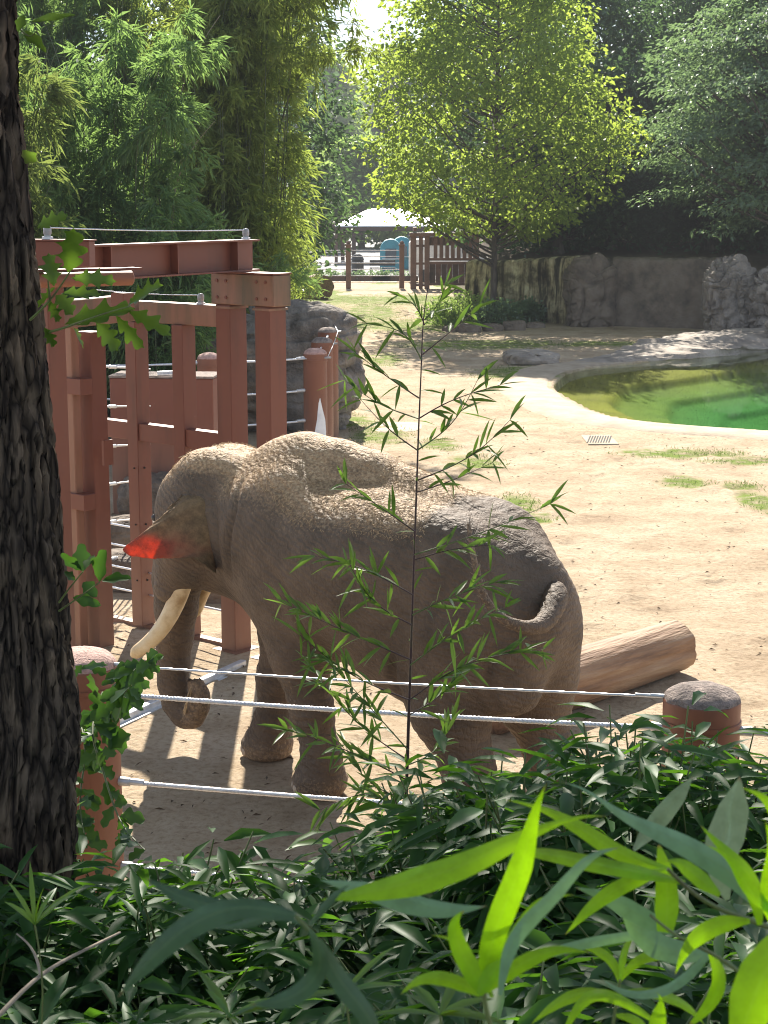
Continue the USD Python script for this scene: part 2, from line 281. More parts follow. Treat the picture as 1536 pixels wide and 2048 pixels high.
def blade_mat(name, lo, hi, trans, fac):
    return mat(name, {'g': ('geometry', {}), 'ac': ('attribute', {'attribute': 'across'}), 'al': ('attribute', {'attribute': 'along'}), 'r': ('rgb_ramp', {'ramp': [(0, lo), (1, hi)]}),
        'sn': ('math', {'math_type': 'multiply', 'value2': 46.0}), 's': ('math', {'math_type': 'sine'}), 'sv': ('math', {'math_type': 'multiply_add', 'value2': .09, 'value3': .95}), 'mid': ('math', {'math_type': 'absolute'}), 'md': ('map_range', {'from_min': 0.0, 'from_max': .10, 'to_min': .35, 'to_max': 0.0, 'clamp': True}),
        'tc': ('texture_coordinate', {}), 'n': ('noise_texture', {'scale': 30.0, 'detail': 6.0, 'roughness': .7}), 'nr': ('rgb_ramp', {'ramp': [(.3, (.72, .74, .66)), (.55, (1, 1, 1)), (.8, (1.1, 1.05, .95))]}),
        'm1': ('mix', {'mix_type': 'multiply', 'fac': 1.0}), 'm2': ('mix', {'color2': (.2, .27, .12)}), 'tip': ('math', {'math_type': 'multiply_add', 'value2': 16.0, 'value3': -15.1, 'use_clamp': True}), 'm3': ('mix', {'color2': (.28, .17, .07)}), 'cs': ('combine_color', {}), 'm4': ('mix', {'mix_type': 'multiply', 'fac': 1.0}),
        'tm': ('mix', {'mix_type': 'multiply', 'fac': 1.0, 'color2': trans}), 'tm2': ('mix', {'color2': (.3, .18, .05)}), 'bp': ('bump', {'strength': .25, 'distance': .0015}), 'p': ('principled_bsdf', {'roughness': .42, 'specular_ior_level': .45}), 't': ('translucent_bsdf', {}), 'x': ('mix_closure', {'fac': fac})},
        [('g.random_per_island', 'r.fac'), ('ac.fac', 'sn.value1'), ('sn.value', 's.value1'), ('s.value', 'sv.value1'), ('ac.fac', 'mid.value1'), ('mid.value', 'md.value'), ('tc.object', 'n.vector'), ('n.fac', 'nr.fac'), ('r.color', 'm1.color1'), ('nr.color', 'm1.color2'),
         ('sv.value', 'cs.r'), ('sv.value', 'cs.g'), ('sv.value', 'cs.b'), ('m1.color', 'm4.color1'), ('cs.color', 'm4.color2'), ('m4.color', 'm2.color1'), ('md.result', 'm2.fac'), ('al.fac', 'tip.value1'), ('tip.value', 'm3.fac'), ('m2.color', 'm3.color1'), ('m3.color', 'p.base_color'),
         ('nr.color', 'tm.color1'), ('tm.color', 'tm2.color1'), ('tip.value', 'tm2.fac'), ('tm2.color', 't.color'), ('s.value', 'bp.height'), ('bp.normal', 'p.normal'), ('p.BSDF', 'x.closure1'), ('t.BSDF', 'x.closure2')], 'x.closure')
M['blade'] = blade_mat('near_blade', (.045, .15, .02), (.07, .20, .03), (.50, .95, .006), .60)
M['grey_blade'] = blade_mat('grey_green_blade', (.19, .33, .22), (.26, .42, .29), (.24, .46, .10), .34)
M['pale_blade'] = blade_mat('pale_blade', (.20, .30, .19), (.28, .38, .25), (.42, .58, .26), .48)
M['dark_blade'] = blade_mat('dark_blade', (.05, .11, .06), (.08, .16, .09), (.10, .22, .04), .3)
M['grass'] = leaf_mat('grass_blade', (.06, .11, .02), (.12, .17, .04), (.2, .3, .05), .35, .5)

# skin of the elephant: grey brown hide, wrinkle relief, sandy dust where the "dust" of the mesh says so
M['hide'] = mat('elephant_hide', {
    'tc': ('texture_coordinate', {}), 'd': ('attribute', {'attribute': 'dust'}),
    'n': ('noise_texture', {'scale': 3.0, 'detail': 8.0, 'roughness': .65}), 'r': ('rgb_ramp', {'ramp': [(.3, (.062, .044, .029)), (.5, (.102, .071, .047)), (.7, (.145, .103, .07))]}),
    'n2': ('noise_texture', {'scale': 46.0, 'detail': 5.0, 'roughness': .7}), 'rs': ('rgb_ramp', {'ramp': [(.3, (.30, .18, .09)), (.55, (.47, .315, .175)), (.75, (.56, .42, .26))]}),
    'ad': ('math', {'math_type': 'multiply_add', 'value2': 1.5, 'value3': -1.05}), 'ad2': ('math', {'math_type': 'add', 'use_clamp': True}),
    'mix': ('mix', {}),
    'm1': ('mapping', {'scale': (1.0, 1.0, .28)}), 'm2': ('mapping', {'scale': (.45, .45, 1.3), 'rotation': (0, .35, 0)}),
    'v': ('voronoi_texture', {'feature': 'distance_to_edge', 'scale': 26.0}), 'w': ('noise_texture', {'scale': 42.0, 'detail': 4.0, 'distortion': .6}), 'w2': ('noise_texture', {'scale': 14.0, 'detail': 5.0}), 'wv': ('wave_texture', {'bands_direction': 'z', 'scale': 6.5, 'distortion': 7.0, 'detail': 3.0, 'detail_scale': 1.6}), 'm3': ('mapping', {'rotation': (0, .5, 0)}), 'vq': ('math', {'math_type': 'multiply_add', 'value2': .55}),
    'vr': ('math', {'math_type': 'minimum', 'value2': .12}), 'vm': ('math', {'math_type': 'multiply_add', 'value2': 2.2}), 'vs': ('math', {'math_type': 'multiply_add', 'value2': .6}),
    'b': ('bump', {'strength': .55, 'distance': .022}), 'p': ('principled_bsdf', {'roughness': .72, 'specular_ior_level': .35})},
    [('tc.object', 'n.vector'), ('n.fac', 'r.fac'), ('tc.object', 'n2.vector'), ('n2.fac', 'rs.fac'), ('n2.fac', 'ad.value1'), ('ad.value', 'ad2.value1'), ('d.fac', 'ad2.value2'),
     ('ad2.value', 'mix.fac'), ('r.color', 'mix.color1'), ('rs.color', 'mix.color2'), ('mix.color', 'p.base_color'),
     ('tc.object', 'm1.vector'), ('tc.object', 'm2.vector'), ('m1.vector', 'v.vector'), ('m2.vector', 'w.vector'), ('tc.object', 'w2.vector'), ('v.distance', 'vr.value1'), ('vr.value', 'vm.value1'), ('w.fac', 'vm.value3'),
     ('w2.fac', 'vs.value1'), ('vm.value', 'vs.value3'), ('tc.object', 'm3.vector'), ('m3.vector', 'wv.vector'), ('wv.fac', 'vq.value1'), ('vs.value', 'vq.value3'), ('vq.value', 'b.height'), ('b.normal', 'p.normal')], 'p.BSDF')
M['ear'] = mat('elephant_ear', {
    'tc': ('texture_coordinate', {}), 'a': ('attribute', {'attribute': 'tip'}), 'n': ('noise_texture', {'scale': 13.0, 'detail': 8.0, 'roughness': .75}),
    'r': ('rgb_ramp', {'ramp': [(.3, (.12, .085, .05)), (.5, (.27, .185, .10)), (.7, (.44, .30, .16))]}), 'pk': ('color', {'value': (.50, .17, .12)}), 'mix': ('mix', {}),
    'rt': ('rgb_ramp', {'ramp': [(0, (.20, .12, .055)), (.35, (.30, .12, .05)), (.7, (.50, .10, .05)), (1, (.60, .13, .06))]}),
    'v': ('voronoi_texture', {'feature': 'distance_to_edge', 'scale': 30.0}), 'vr': ('math', {'math_type': 'minimum', 'value2': .15}), 'b': ('bump', {'strength': .6, 'distance': .02}),
    'p': ('principled_bsdf', {'roughness': .7, 'specular_ior_level': .3}), 't': ('translucent_bsdf', {}), 'xf': ('math', {'math_type': 'multiply_add', 'value2': .4, 'value3': .28, 'use_clamp': True}), 'mo': ('rgb_ramp', {'ramp': [(.32, (.22, .2, .18)), (.55, (1, 1, 1))]}), 'tm': ('mix', {'mix_type': 'multiply', 'fac': .9}), 'x': ('mix_closure', {})},
    [('n.fac', 'mo.fac'), ('rt.color', 'tm.color1'), ('mo.color', 'tm.color2'), ('tm.color', 't.color'), ('a.fac', 'xf.value1'), ('xf.value', 'x.fac'), ('tc.object', 'n.vector'), ('n.fac', 'r.fac'), ('a.fac', 'mix.fac'), ('r.color', 'mix.color1'), ('pk.color', 'mix.color2'), ('mix.color', 'p.base_color'), ('a.fac', 'rt.fac'),
     ('tc.object', 'v.vector'), ('v.distance', 'vr.value1'), ('vr.value', 'b.height'), ('b.normal', 'p.normal'), ('p.BSDF', 'x.closure1'), ('t.BSDF', 'x.closure2')], 'x.closure')
# ground: sand, with grass and asphalt where the sheet says so
M['ground'] = mat('sandy_ground', {
    'tc': ('texture_coordinate', {}), 'g': ('attribute', {'attribute': 'green'}), 's': ('attribute', {'attribute': 'soil'}),
    'n': ('noise_texture', {'scale': .9, 'detail': 10.0, 'roughness': .68}), 'r': ('rgb_ramp', {'ramp': [(.30, (.29, .21, .135)), (.47, (.43, .335, .23)), (.66, (.52, .425, .31))]}),
    'nf': ('noise_texture', {'scale': 16.0, 'detail': 8.0, 'roughness': .75}), 'rf': ('rgb_ramp', {'ramp': [(.32, (.58, .54, .48)), (.47, (.92, .90, .87)), (.54, (1, 1, 1)), (1, (1.08, 1.06, 1.02))]}), 'mul': ('mix', {'mix_type': 'multiply', 'fac': 1.0}),
    'ng': ('noise_texture', {'scale': 2.6, 'detail': 9.0, 'roughness': .75}), 'rg': ('rgb_ramp', {'ramp': [(.3, (.07, .12, .015)), (.6, (.15, .21, .03))]}), 'ga': ('math', {'math_type': 'multiply_add', 'value2': 5.0, 'value3': -2.85}), 'gb': ('math', {'math_type': 'add'}), 'gm': ('math', {'math_type': 'multiply', 'use_clamp': True}), 'gs': ('math', {'math_type': 'multiply', 'value2': 1.25}),
    'mg': ('mix', {}), 'ms': ('mix', {'color2': (.07, .052, .036)}),
    'm2': ('mapping', {'rotation': (0, 0, .5), 'scale': (1.0, .55, 1)}), 'wv': ('wave_texture', {'scale': 1.1, 'distortion': 16.0, 'detail': 4.0, 'detail_scale': .8}),
    'h1': ('math', {'math_type': 'multiply_add', 'value2': .12}), 'h2': ('math', {'math_type': 'multiply_add', 'value2': .8}), 'nb': ('noise_texture', {'scale': 4.5, 'detail': 7.0, 'roughness': .6}),
    'b': ('bump', {'strength': .9, 'distance': .05}), 'p': ('principled_bsdf', {'roughness': .95, 'specular_ior_level': .15})},
    [('tc.object', 'n.vector'), ('n.fac', 'r.fac'), ('tc.object', 'nf.vector'), ('nf.fac', 'rf.fac'), ('r.color', 'mul.color1'), ('rf.color', 'mul.color2'),
     ('tc.object', 'ng.vector'), ('ng.fac', 'rg.fac'), ('ng.fac', 'ga.value1'), ('g.fac', 'gs.value1'), ('ga.value', 'gb.value1'), ('gs.value', 'gb.value2'), ('gb.value', 'gm.value1'), ('gs.value', 'gm.value2'),
     ('gm.value', 'mg.fac'), ('mul.color', 'mg.color1'), ('rg.color', 'mg.color2'), ('s.fac', 'ms.fac'), ('mg.color', 'ms.color1'), ('ms.color', 'p.base_color'),
     ('tc.object', 'm2.vector'), ('m2.vector', 'wv.vector'), ('tc.object', 'nb.vector'), ('wv.fac', 'h1.value1'), ('nf.fac', 'h1.value3'), ('nb.fac', 'h2.value1'), ('h1.value', 'h2.value3'), ('h2.value', 'b.height'), ('b.normal', 'p.normal')], 'p.BSDF')
M['basin'] = mat('algae_basin', {'tc': ('texture_coordinate', {}), 'a': ('attribute', {'attribute': 'deep'}), 'n': ('noise_texture', {'scale': 1.1, 'detail': 7.0, 'roughness': .65}), 'r': ('rgb_ramp', {'ramp': [(.3, (.15, .125, .010)), (.5, (.22, .185, .014)), (.7, (.27, .235, .025))]}), 'r2': ('rgb_ramp', {'ramp': [(.3, (.022, .115, .032)), (.7, (.035, .155, .045))]}), 'mx': ('mix', {}), 'p': ('principled_bsdf', {'roughness': .9, 'specular_ior_level': .2})},
    [('tc.object', 'n.vector'), ('n.fac', 'r.fac'), ('n.fac', 'r2.fac'), ('a.fac', 'mx.fac'), ('r.color', 'mx.color1'), ('r2.color', 'mx.color2'), ('mx.color', 'p.base_color')], 'p.BSDF')
M['water'] = mat('green_water', {'lw': ('layer_weight', {'blend': .5}), 'pw': ('math', {'math_type': 'power', 'value2': 5.0}), 'fr': ('math', {'math_type': 'multiply_add', 'value2': .62, 'value3': .02}), 't': ('transparent_bsdf', {'color': (.93, .96, .85)}), 'gl': ('glossy_bsdf', {'roughness': .03, 'color': (1, 1, 1)}),
    'tc': ('texture_coordinate', {}), 'n': ('noise_texture', {'scale': 1.6, 'detail': 3.0}), 'b': ('bump', {'strength': .12, 'distance': .01}), 'x': ('mix_closure', {}),
    'v': ('absorption_volume', {'color': (.40, .88, .36), 'density': .10})},
    [('tc.object', 'n.vector'), ('n.fac', 'b.height'), ('b.normal', 'gl.normal'), ('lw.facing', 'pw.value1'), ('pw.value', 'fr.value1'), ('fr.value', 'x.fac'), ('t.BSDF', 'x.closure1'), ('gl.BSDF', 'x.closure2')], 'x.closure', 'v.volume')

# ------------------------------------------------------------------ ground, pond, plaza
water_px = [(1640, 872), (1536, 863), (1440, 857), (1330, 849), (1230, 836), (1150, 810), (1105, 785), (1092, 768), (1102, 758), (1160, 735), (1230, 727), (1330, 714), (1430, 702), (1536, 697), (1640, 692)]
W = [G(*q)[:2] for q in water_px]
W += [np.array([17.0, 50.5]), np.array([19.5, 45.0]), np.array([17.5, 38.0]), np.array([13.0, 34.2])]
W = np.array(W)
def smooth_loop(P, n):
    from scipy.interpolate import CubicSpline
    Q = np.vstack([P, P[:1]]); t = np.r_[0, np.cumsum(np.linalg.norm(np.diff(Q, axis=0), axis=1))]
    return CubicSpline(t, Q, bc_type='periodic')(np.linspace(0, t[-1], n, endpoint=False))
WL = smooth_loop(W, 160); POND = Polygon(WL).buffer(0)
def pond_sd(x, y):
    """distance to the water's edge, positive inside"""
    import shapely
    x, y = np.asarray(x, float), np.asarray(y, float); pts = shapely.points(x.ravel(), y.ravel()); d = shapely.distance(pts, POND.exterior); ins = shapely.contains(POND, pts)
    return np.where(ins, d, -d).reshape(x.shape)
WALL = np.array([[3.0, 67.8], [4.6, 66.0], [6.9, 63.5], [9.5, 62.5], [11.2, 61.8], [13.5, 60.6], [20.0, 60.0], [40.0, 58.0]])
def bank(y): return np.interp(y, [-40, 1, 3, 4, 5, 6, 7, 7.7, 8.2, 9], [2.9, 2.45, 2.2, 2.0, 1.65, 1.1, .5, .15, 0.02, 0])
def ground_z(x, y, fine=True):
    x, y = np.broadcast_arrays(np.asarray(x, float), np.asarray(y, float)); sh = x.shape; x, y = x.ravel(), y.ravel()
    z = bank(y); P = np.stack([x, y, 0 * x], -1)
    amp = np.clip((y - 8.5) / 3, 0, 1) * np.clip((95 - y) / 6, 0, 1)
    z = z + amp * (.16 * (fbm(P * .22, 3, 5) - .5) + (.05 * (fbm(P * 1.5, 3, 9) - .5) if fine else 0)) * np.clip((y - 9) / 12, .25, 1)
    yw = np.interp(x, WALL[:, 0], WALL[:, 1]); s = np.clip((y - yw - .35) / .5, 0, 1) * np.clip((x - .058 * y) / .6, 0, 1) * (x > 3)
    z = z + s * (2.1 + .05 * np.clip(y - yw, 0, 60))
    t = np.clip((y - 90) / 7, 0, 1) * np.where((x > 3) & (y < 97), 1 - s, 1) * (1 - s); z = z - .06 * t * t * (3 - 2 * t)
    s2 = np.clip((-2.6 - x) / 3, 0, 1) * np.clip((y - 24) / 6, 0, 1) * np.clip((80 - y) / 8, 0, 1); z = z + .8 * s2       # bamboo bed
    z = z + np.clip((y - 420) / 900, 0, 1) ** 1.3 * 18
    d = np.full(x.shape, -9.0); near = (x > 2) & (x < 23) & (y > 29) & (y < 57); d[near] = pond_sd(x[near], y[near])
    z = np.where(near, z * np.clip((-d - .7) / 1.6, 0, 1), z) - 3.0 * np.clip((d - .2) / .5, 0, 1)
    return z.reshape(sh)
def spread(a, b, n, far, m):
    """dense between a and b, growing outwards"""
    g = np.geomspace(.6, far, m); return np.r_[(a - g)[::-1], np.linspace(a, b, n), b + g]
gx = spread(-9, 15, 330, 3000, 22)
gy = np.r_[-60, -30, -15, -8, -4, np.linspace(-1, 8.4, 24), np.linspace(8.6, 20, 200), np.linspace(20.1, 34, 120), np.linspace(34.3, 70, 130), np.linspace(71, 110, 45), np.geomspace(115, 4000, 30)]
X, Y = np.meshgrid(gx, gy, indexing='ij'); Z = ground_z(X, Y)
rp = np.random.default_rng(77)
for _ in range(420):                                                    # elephant footprints, old and new
    yy = 9.2 + 34 * rp.random() ** 1.6; xx = rp.uniform(-3.5, 3.0 + yy * .32) ; rr = rp.uniform(.15, .24); dp = rp.uniform(.010, .034) * (.6 if yy < 16 else 1)
    a0, a1 = np.searchsorted(gx, (xx - .6, xx + .6)); b0, b1 = np.searchsorted(gy, (yy - .6, yy + .6)); q = np.hypot((X[a0:a1, b0:b1] - xx), (Y[a0:a1, b0:b1] - yy) * .85) / rr
    Z[a0:a1, b0:b1] += dp * (-np.exp(-(q / .8) ** 4) + .45 * np.exp(-((q - 1.3) / .3) ** 2))
for x0, y0, x1, y1, x2, y2 in ((-3, 20, 2.5, 24, 3.0, 33), (-2.6, 21.4, 1.6, 26, 1.8, 33.5), (3.2, 13, 6.2, 19, 7.5, 29), (4.4, 12.6, 7.6, 18.4, 9, 28)):   # wheel tracks
    q = bez([(x0, y0, 0), (x1, y1, 0), (x2, y2, 0)], 160)[:, :2]; from scipy.spatial import cKDTree as _T
    msk = (Y > 11) & (Y < 36) & (X > -6) & (X < 12); P2 = np.stack([X[msk], Y[msk]], -1); dd, ii = _T(q).query(P2); Z[msk] += -.030 * np.exp(-(dd / .16) ** 4) * (.75 + .25 * np.sin(ii * 1.9)) + .014 * np.exp(-((dd - .26) / .09) ** 2)
Pg = np.stack([X.ravel(), Y.ravel(), Z.ravel()], -1); GF = grid_faces(len(gx), len(gy))
def blob(P, c, r, rot=0):
    q = P[:, :2] - c; a = math.cos(rot), math.sin(rot); q = np.stack([q[:, 0] * a[0] + q[:, 1] * a[1], -q[:, 0] * a[1] + q[:, 1] * a[0]], -1) / np.asarray(r)
    return np.clip(1.25 - (q ** 2).sum(1), 0, 1)
PATCH = [(740, 625, 1.6, 7), (760, 600, 2.2, 5), (860, 600, 2.0, 6), (800, 650, 3.2, 4), (960, 690, 3.4, 2.2), (1040, 745, 1.5, 2.4), (1330, 903, 1.1, .7), (1440, 905, .6, .5), (1370, 960, .5, .8), (1040, 1010, .35, 1.0), (1075, 1040, .3, .5), (1520, 1000, .4, 1.2), (1480, 970, .4, .5),
         (950, 925, .6, 1.0), (760, 870, .7, 1.6), (700, 840, .7, 1.6), (880, 890, .5, .8), (1500, 920, 1.0, .5), (770, 720, .7, 2.0), (960, 640, 3, 3), (1250, 690, 3.5, 1.5), (620, 640, 1.8, 6)]
green = np.zeros(len(Pg))
for px, py, rx, ry in PATCH: green = np.maximum(green, blob(Pg, G(px, py)[:2], (rx, ry)) * .85)
green = np.maximum(green, np.clip((Pg[:, 1] - 66) / 12, 0, .9) * (fbm(Pg * .12, 3, 3) > .44)); green = np.where(Pg[:, 1] > 97, np.clip((Pg[:, 1] - 300) / 100, 0, 1), green)
soil = np.clip((8.0 - Pg[:, 1]) / .6, 0, 1)
soil = np.maximum(soil, np.clip((-3.2 - Pg[:, 0]) / 1.5, 0, 1) * np.clip((Pg[:, 1] - 25) / 4, 0, 1) * (Pg[:, 1] < 80) * .9)
yw = np.interp(Pg[:, 0], WALL[:, 0], WALL[:, 1]); soil = np.maximum(soil, ((Pg[:, 1] > yw + .2) & (Pg[:, 0] > 3.4)) * .85)
tag(part('ground', (Pg, GF), M['ground'], None, True, prim={'green': green, 'soil': soil}), 'pale sandy enclosure ground with grass patches', kind='structure')

def ring_mesh(offs, zs, n=160):
    """rings round the pond: offset outward (metres), height"""
    ctr = WL.mean(0); nrm = unit(np.stack([np.roll(WL, -1, 0)[:, 1] - np.roll(WL, 1, 0)[:, 1], -(np.roll(WL, -1, 0) - np.roll(WL, 1, 0))[:, 0]], -1))
    sgn = np.sign(((WL - ctr) * nrm).sum(1).mean()); nrm *= sgn
    return [np.c_[WL + nrm * o, np.broadcast_to(z, (n,))] for o, z in zip(offs, zs)]
def loop_strip(rings):
    n = len(rings[0]); v = np.vstack(rings); i, j = np.meshgrid(np.arange(len(rings) - 1), np.arange(n), indexing='ij'); j2 = (j + 1) % n
    return v, np.stack([i * n + j, i * n + j2, (i + 1) * n + j2, (i + 1) * n + j], -1).reshape(-1, 4)
rim = ring_mesh([-.16, -.14, -.06, .08, .35, .8, 1.2, 1.5], [-.9, -.07, -.005, .03, .045, .04, .015, -.2])
v, f = loop_strip(rim); v[:, 2] += .02 * (fbm(v * 1.2, 3, 2) - .5) + .0; v[:, :2] += .12 * (fbm(v * .7 + 9, 2, 4)[:, None] - .5)
tag(part('pond_rim', (v, f[:, ::-1]), M['rim'], None, True), 'rounded sandy concrete rim around the green pond', 'pond rim', kind='structure')
bx = np.linspace(WL[:, 0].min() - .4, WL[:, 0].max() + .4, 150); by = np.linspace(WL[:, 1].min() - .4, WL[:, 1].max() + .4, 190)
BX, BY = np.meshgrid(bx, by, indexing='ij'); sd = pond_sd(BX, BY); sd = sd + .25 * (fbm(np.stack([BX, BY, 0 * BX], -1) * .35, 2, 8) - .5) * np.clip(sd, 0, 1)
def stp(d, at): return np.clip((d - at) / .22, 0, 1)
BZ = -.22 - .17 * stp(sd, 1.5) - .13 * stp(sd, 2.9) - .12 * stp(sd, 4.3) - .12 * stp(sd, 5.6) - .11 * np.clip(sd, 0, 7)
keep = sd > -.3; v = np.stack([BX, BY, BZ], -1).reshape(-1, 3); f = grid_faces(len(bx), len(by)); f = f[keep.ravel()[f].all(1)]; u_, f = np.unique(f, return_inverse=True); f = f.reshape(-1, 4); v = v[u_]
tag(part('pond_basin', (v, f), M['basin'], None, True, prim={'deep': np.clip((-.42 - v[:, 2]) / .55, 0, 1)}), 'stepped algae-covered floor of the pond', kind='structure')
tri = trimesh.creation.triangulate_polygon(Polygon(WL).buffer(.1), engine='earcut'); pv, pf = tri; n = len(pv)
from shapely import get_coordinates
ext = get_coordinates(Polygon(WL).buffer(.1).exterior)[:-1]; ne = len(ext); mb = MB()
mb.add(np.c_[pv, np.full(n, -.035)], pf); mb.add(np.c_[pv, np.full(n, -2.3)], pf[:, ::-1])
top = np.c_[ext, np.full(ne, -.035)]; bot = np.c_[ext, np.full(ne, -2.3)]; j = np.arange(ne); j2 = (j + 1) % ne
mb.add(np.vstack([top, bot]), np.stack([j, j2, ne + j2, ne + j], 1))
wm = trimesh.Trimesh(*mb.get(), process=False); wm.merge_vertices(); wm.fix_normals()
tag(part('water', wm, M['water'], None, False), 'still green pond water', kind='structure')
# asphalt plaza beyond the far fence
pz = np.array([[-26, 98], [3.2, 98], [9, 130], [30, 170], [30, 330], [-60, 330], [-60, 150]], float); pv, pf = trimesh.creation.triangulate_polygon(Polygon(pz), engine='earcut')
pm = trimesh.Trimesh(np.c_[pv, np.zeros(len(pv))], pf); pm = pm.subdivide_to_size(7.0) if len(pf) else pm
pv = np.array(pm.vertices); pv[:, 2] = -.03
tag(part('plaza', (pv, pm.faces), M['asphalt'], None, True), 'grey asphalt plaza beyond the far fence', kind='structure')

# ------------------------------------------------------------------ elephant
ES = np.array([-.58, 12.9]); EF = unit(np.array([-.84, .54])); EANG = math.degrees(math.atan2(EF[1], EF[0]))
EL = np.array([-EF[1], EF[0]])
def eloc(P): P = np.asarray(P, float); q = P[..., :2] - ES; return np.stack([q @ EF, q @ EL, P[..., 2]], -1)
def epx(x, y, off):
    """the photograph's pixel on the animal's lengthwise plane, off metres towards its left side, in the animal's own axes"""
    r = ray(x, y); o = np.array([0, 0, EYE]); L3 = np.array([*EL, 0]); k = ((np.array([*ES, 0]) + L3 * off - o) @ L3) / (r @ L3); return eloc(o + r * k)
def elephant_field(P):
    A = None
    def U(d, k=.16):
        nonlocal A
        A = d if A is None else smin(A, d, k)
    U(s_ell(P, (-.02, 0, 1.80), (.56, .56, .82)))                       # chest
    U(s_ell(P, (-.74, 0, 1.77), (1.16, .74, .71)), .3); U(s_ell(P, (-1.10, 0, 1.40), (.58, .58, .62)), .3)                  # barrel
    U(s_ell(P, (-1.58, 0, 1.57), (.66, .59, .61)), .25)                 # rump
    spine = [(.42, 2.36, .17), (.2, 2.46, .19), (0, 2.51, .19), (-.3, 2.5, .17), (-.62, 2.46, .15), (-.95, 2.34, .14), (-1.3, 2.16, .13), (-1.65, 1.99, .15), (-1.95, 1.82, .17)]
    for (x0, z0, r0), (x1, z1, r1) in zip(spine, spine[1:]): U(s_cone(P, (x0, 0, z0), (x1, 0, z1), r0, r1), .17)
    for y in (1, -1):
        U(s_ell(P, (-.06, .34 * y, 1.95), (.34, .2, .52)), .2)          # shoulder blade
        U(s_ell(P, (-.75, .36 * y, 1.93), (.85, .36, .40)), .2)         # ribs under the spine
        U(s_ell(P, (-1.46, .38 * y, 1.90), (.40, .25, .38)), .2)        # hip bone
    U(s_cone(P, (.15, 0, 2.0), (.8, 0, 1.98), .5, .43), .3)             # neck
    U(s_cone(P, (.18, 0, 1.66), (.80, 0, 1.68), .36, .25), .22)          # throat
    U(s_ell(P, (.92, 0, 2.08), (.40, .42, .44)), .2)                    # skull
    for y in (1, -1):
        U(s_ell(P, (.82, .15 * y, 2.37), (.30, .20, .20)), .14)         # two domes
        U(s_ell(P, (.98, .27 * y, 1.78), (.26, .2, .3)), .15)           # cheek
        U(s_ell(P, (1.10, .2 * y, 2.10), (.17, .17, .24)), .12)          # brow
        U(s_cone(P, (1.10, .2 * y, 1.74), (1.19, .27 * y, 1.44), .17, .125), .12)   # tusk socket
    U(s_cone(P, (.56, 0, 1.62), (.95, 0, 1.58), .21, .16), .15)        # jaw
    U(s_cone(P, (1.10, 0, 2.10), (1.26, 0, 1.7), .25, .23), .2)         # face
    trunk = [(1.27, 1.7, .23), (1.325, 1.45, .20), (1.345, 1.2, .172), (1.37, .95, .146), (1.39, .72, .132), (1.395, .55, .124), (1.365, .385, .114), (1.285, .295, .104), (1.195, .30, .095), (1.13, .39, .086), (1.115, .49, .078), (1.15, .575, .07)]
    for (x0, z0, r0), (x1, z1, r1) in zip(trunk, trunk[1:]): U(s_cone(P, (x0, 0, z0), (x1, 0, z1), r0, r1), .06)
    legs = []
    def leg(pts, foot):
        d = None
        for (a, ra), (b, rb) in zip(pts, pts[1:]):
            c = s_cone(P, a, b, ra, rb); d = c if d is None else smin(d, c, .12)
        fx, fy, fr = foot; d = smin(d, s_ell(P, (fx, fy, .09), (fr * 1.06, fr, .15)), .1)
        U(np.maximum(d, -P[..., 2] - .012), .16)
    leg([((-.02, .30, 1.55), .28), ((-.12, .31, 1.12), .22), ((-.21, .28, .66), .15), ((-.29, .27, .28), .135), ((-.29, .27, .12), .16)], (-.27, .27, .20))
    leg([((.22, -.30, 1.55), .28), ((.42, -.28, 1.12), .22), ((.50, -.25, .66), .155), ((.54, -.22, .28), .14), ((.58, -.22, .12), .16)], (.60, -.22, .20))
    leg([((-1.55, .28, 1.42), .42), ((-1.47, .33, .92), .29), ((-1.62, .31, .45), .175), ((-1.64, .30, .12), .17)], (-1.62, .30, .20))
    leg([((-1.75, -.26, 1.35), .40), ((-1.80, -.31, .88), .27), ((-1.97, -.29, .45), .17), ((-2.0, -.28, .12), .17)], (-1.98, -.28, .20))
    for y in (1, -1): U(s_cone(P, (-1.90, .18 * y, 1.52), (-1.95, .26 * y, 1.1), .25, .2), .2)    # buttock
    A = np.maximum(A, -s_ell(P, (1.175, 0, .645), (.04, .04, .055)))   # trunk opening
    return A
hh = .022; lo, hi = np.array([-2.55, -.98, -.06]), np.array([1.75, .98, 2.86])
ax_ = [np.arange(lo[i], hi[i], hh) for i in range(3)]
GP = np.stack(np.meshgrid(*ax_, indexing='ij'), -1).astype(np.float32)
ev, ef = surface_nets(elephant_field(GP), lo, hh); del GP
em = trimesh.Trimesh(ev, ef, process=False); trimesh.smoothing.filter_taubin(em, iterations=6); ev = np.array(em.vertices)
en = np.array(em.vertex_normals); low = fbm(ev * 2.2, 3, 4) - .5
ev = ev + en * (.022 * low + .007 * (fbm(ev * [5, 5, 9], 3, 6) - .5))[:, None] * np.clip(ev[:, 2] / .2, 0, 1)[:, None]
def groove(pts, w, dep, side=1):
    """a fold of hide along a line on one flank (x, z pairs)"""
    global ev
    q = bez_lin([(x, 0, z) for x, z in pts], 60); dd, ii = cKDTree(q[:, [0, 2]]).query(ev[:, [0, 2]]); e_ = np.sin(np.clip(ii / 59, 0, 1) * PI) ** .6
    k = (ev[:, 1] * side > .12) * e_; ev = ev + en * (k * (-dep * np.exp(-(dd / w) ** 2) + dep * .55 * np.exp(-((dd - 1.9 * w) / (1.1 * w)) ** 2)))[:, None]
from scipy.spatial import cKDTree
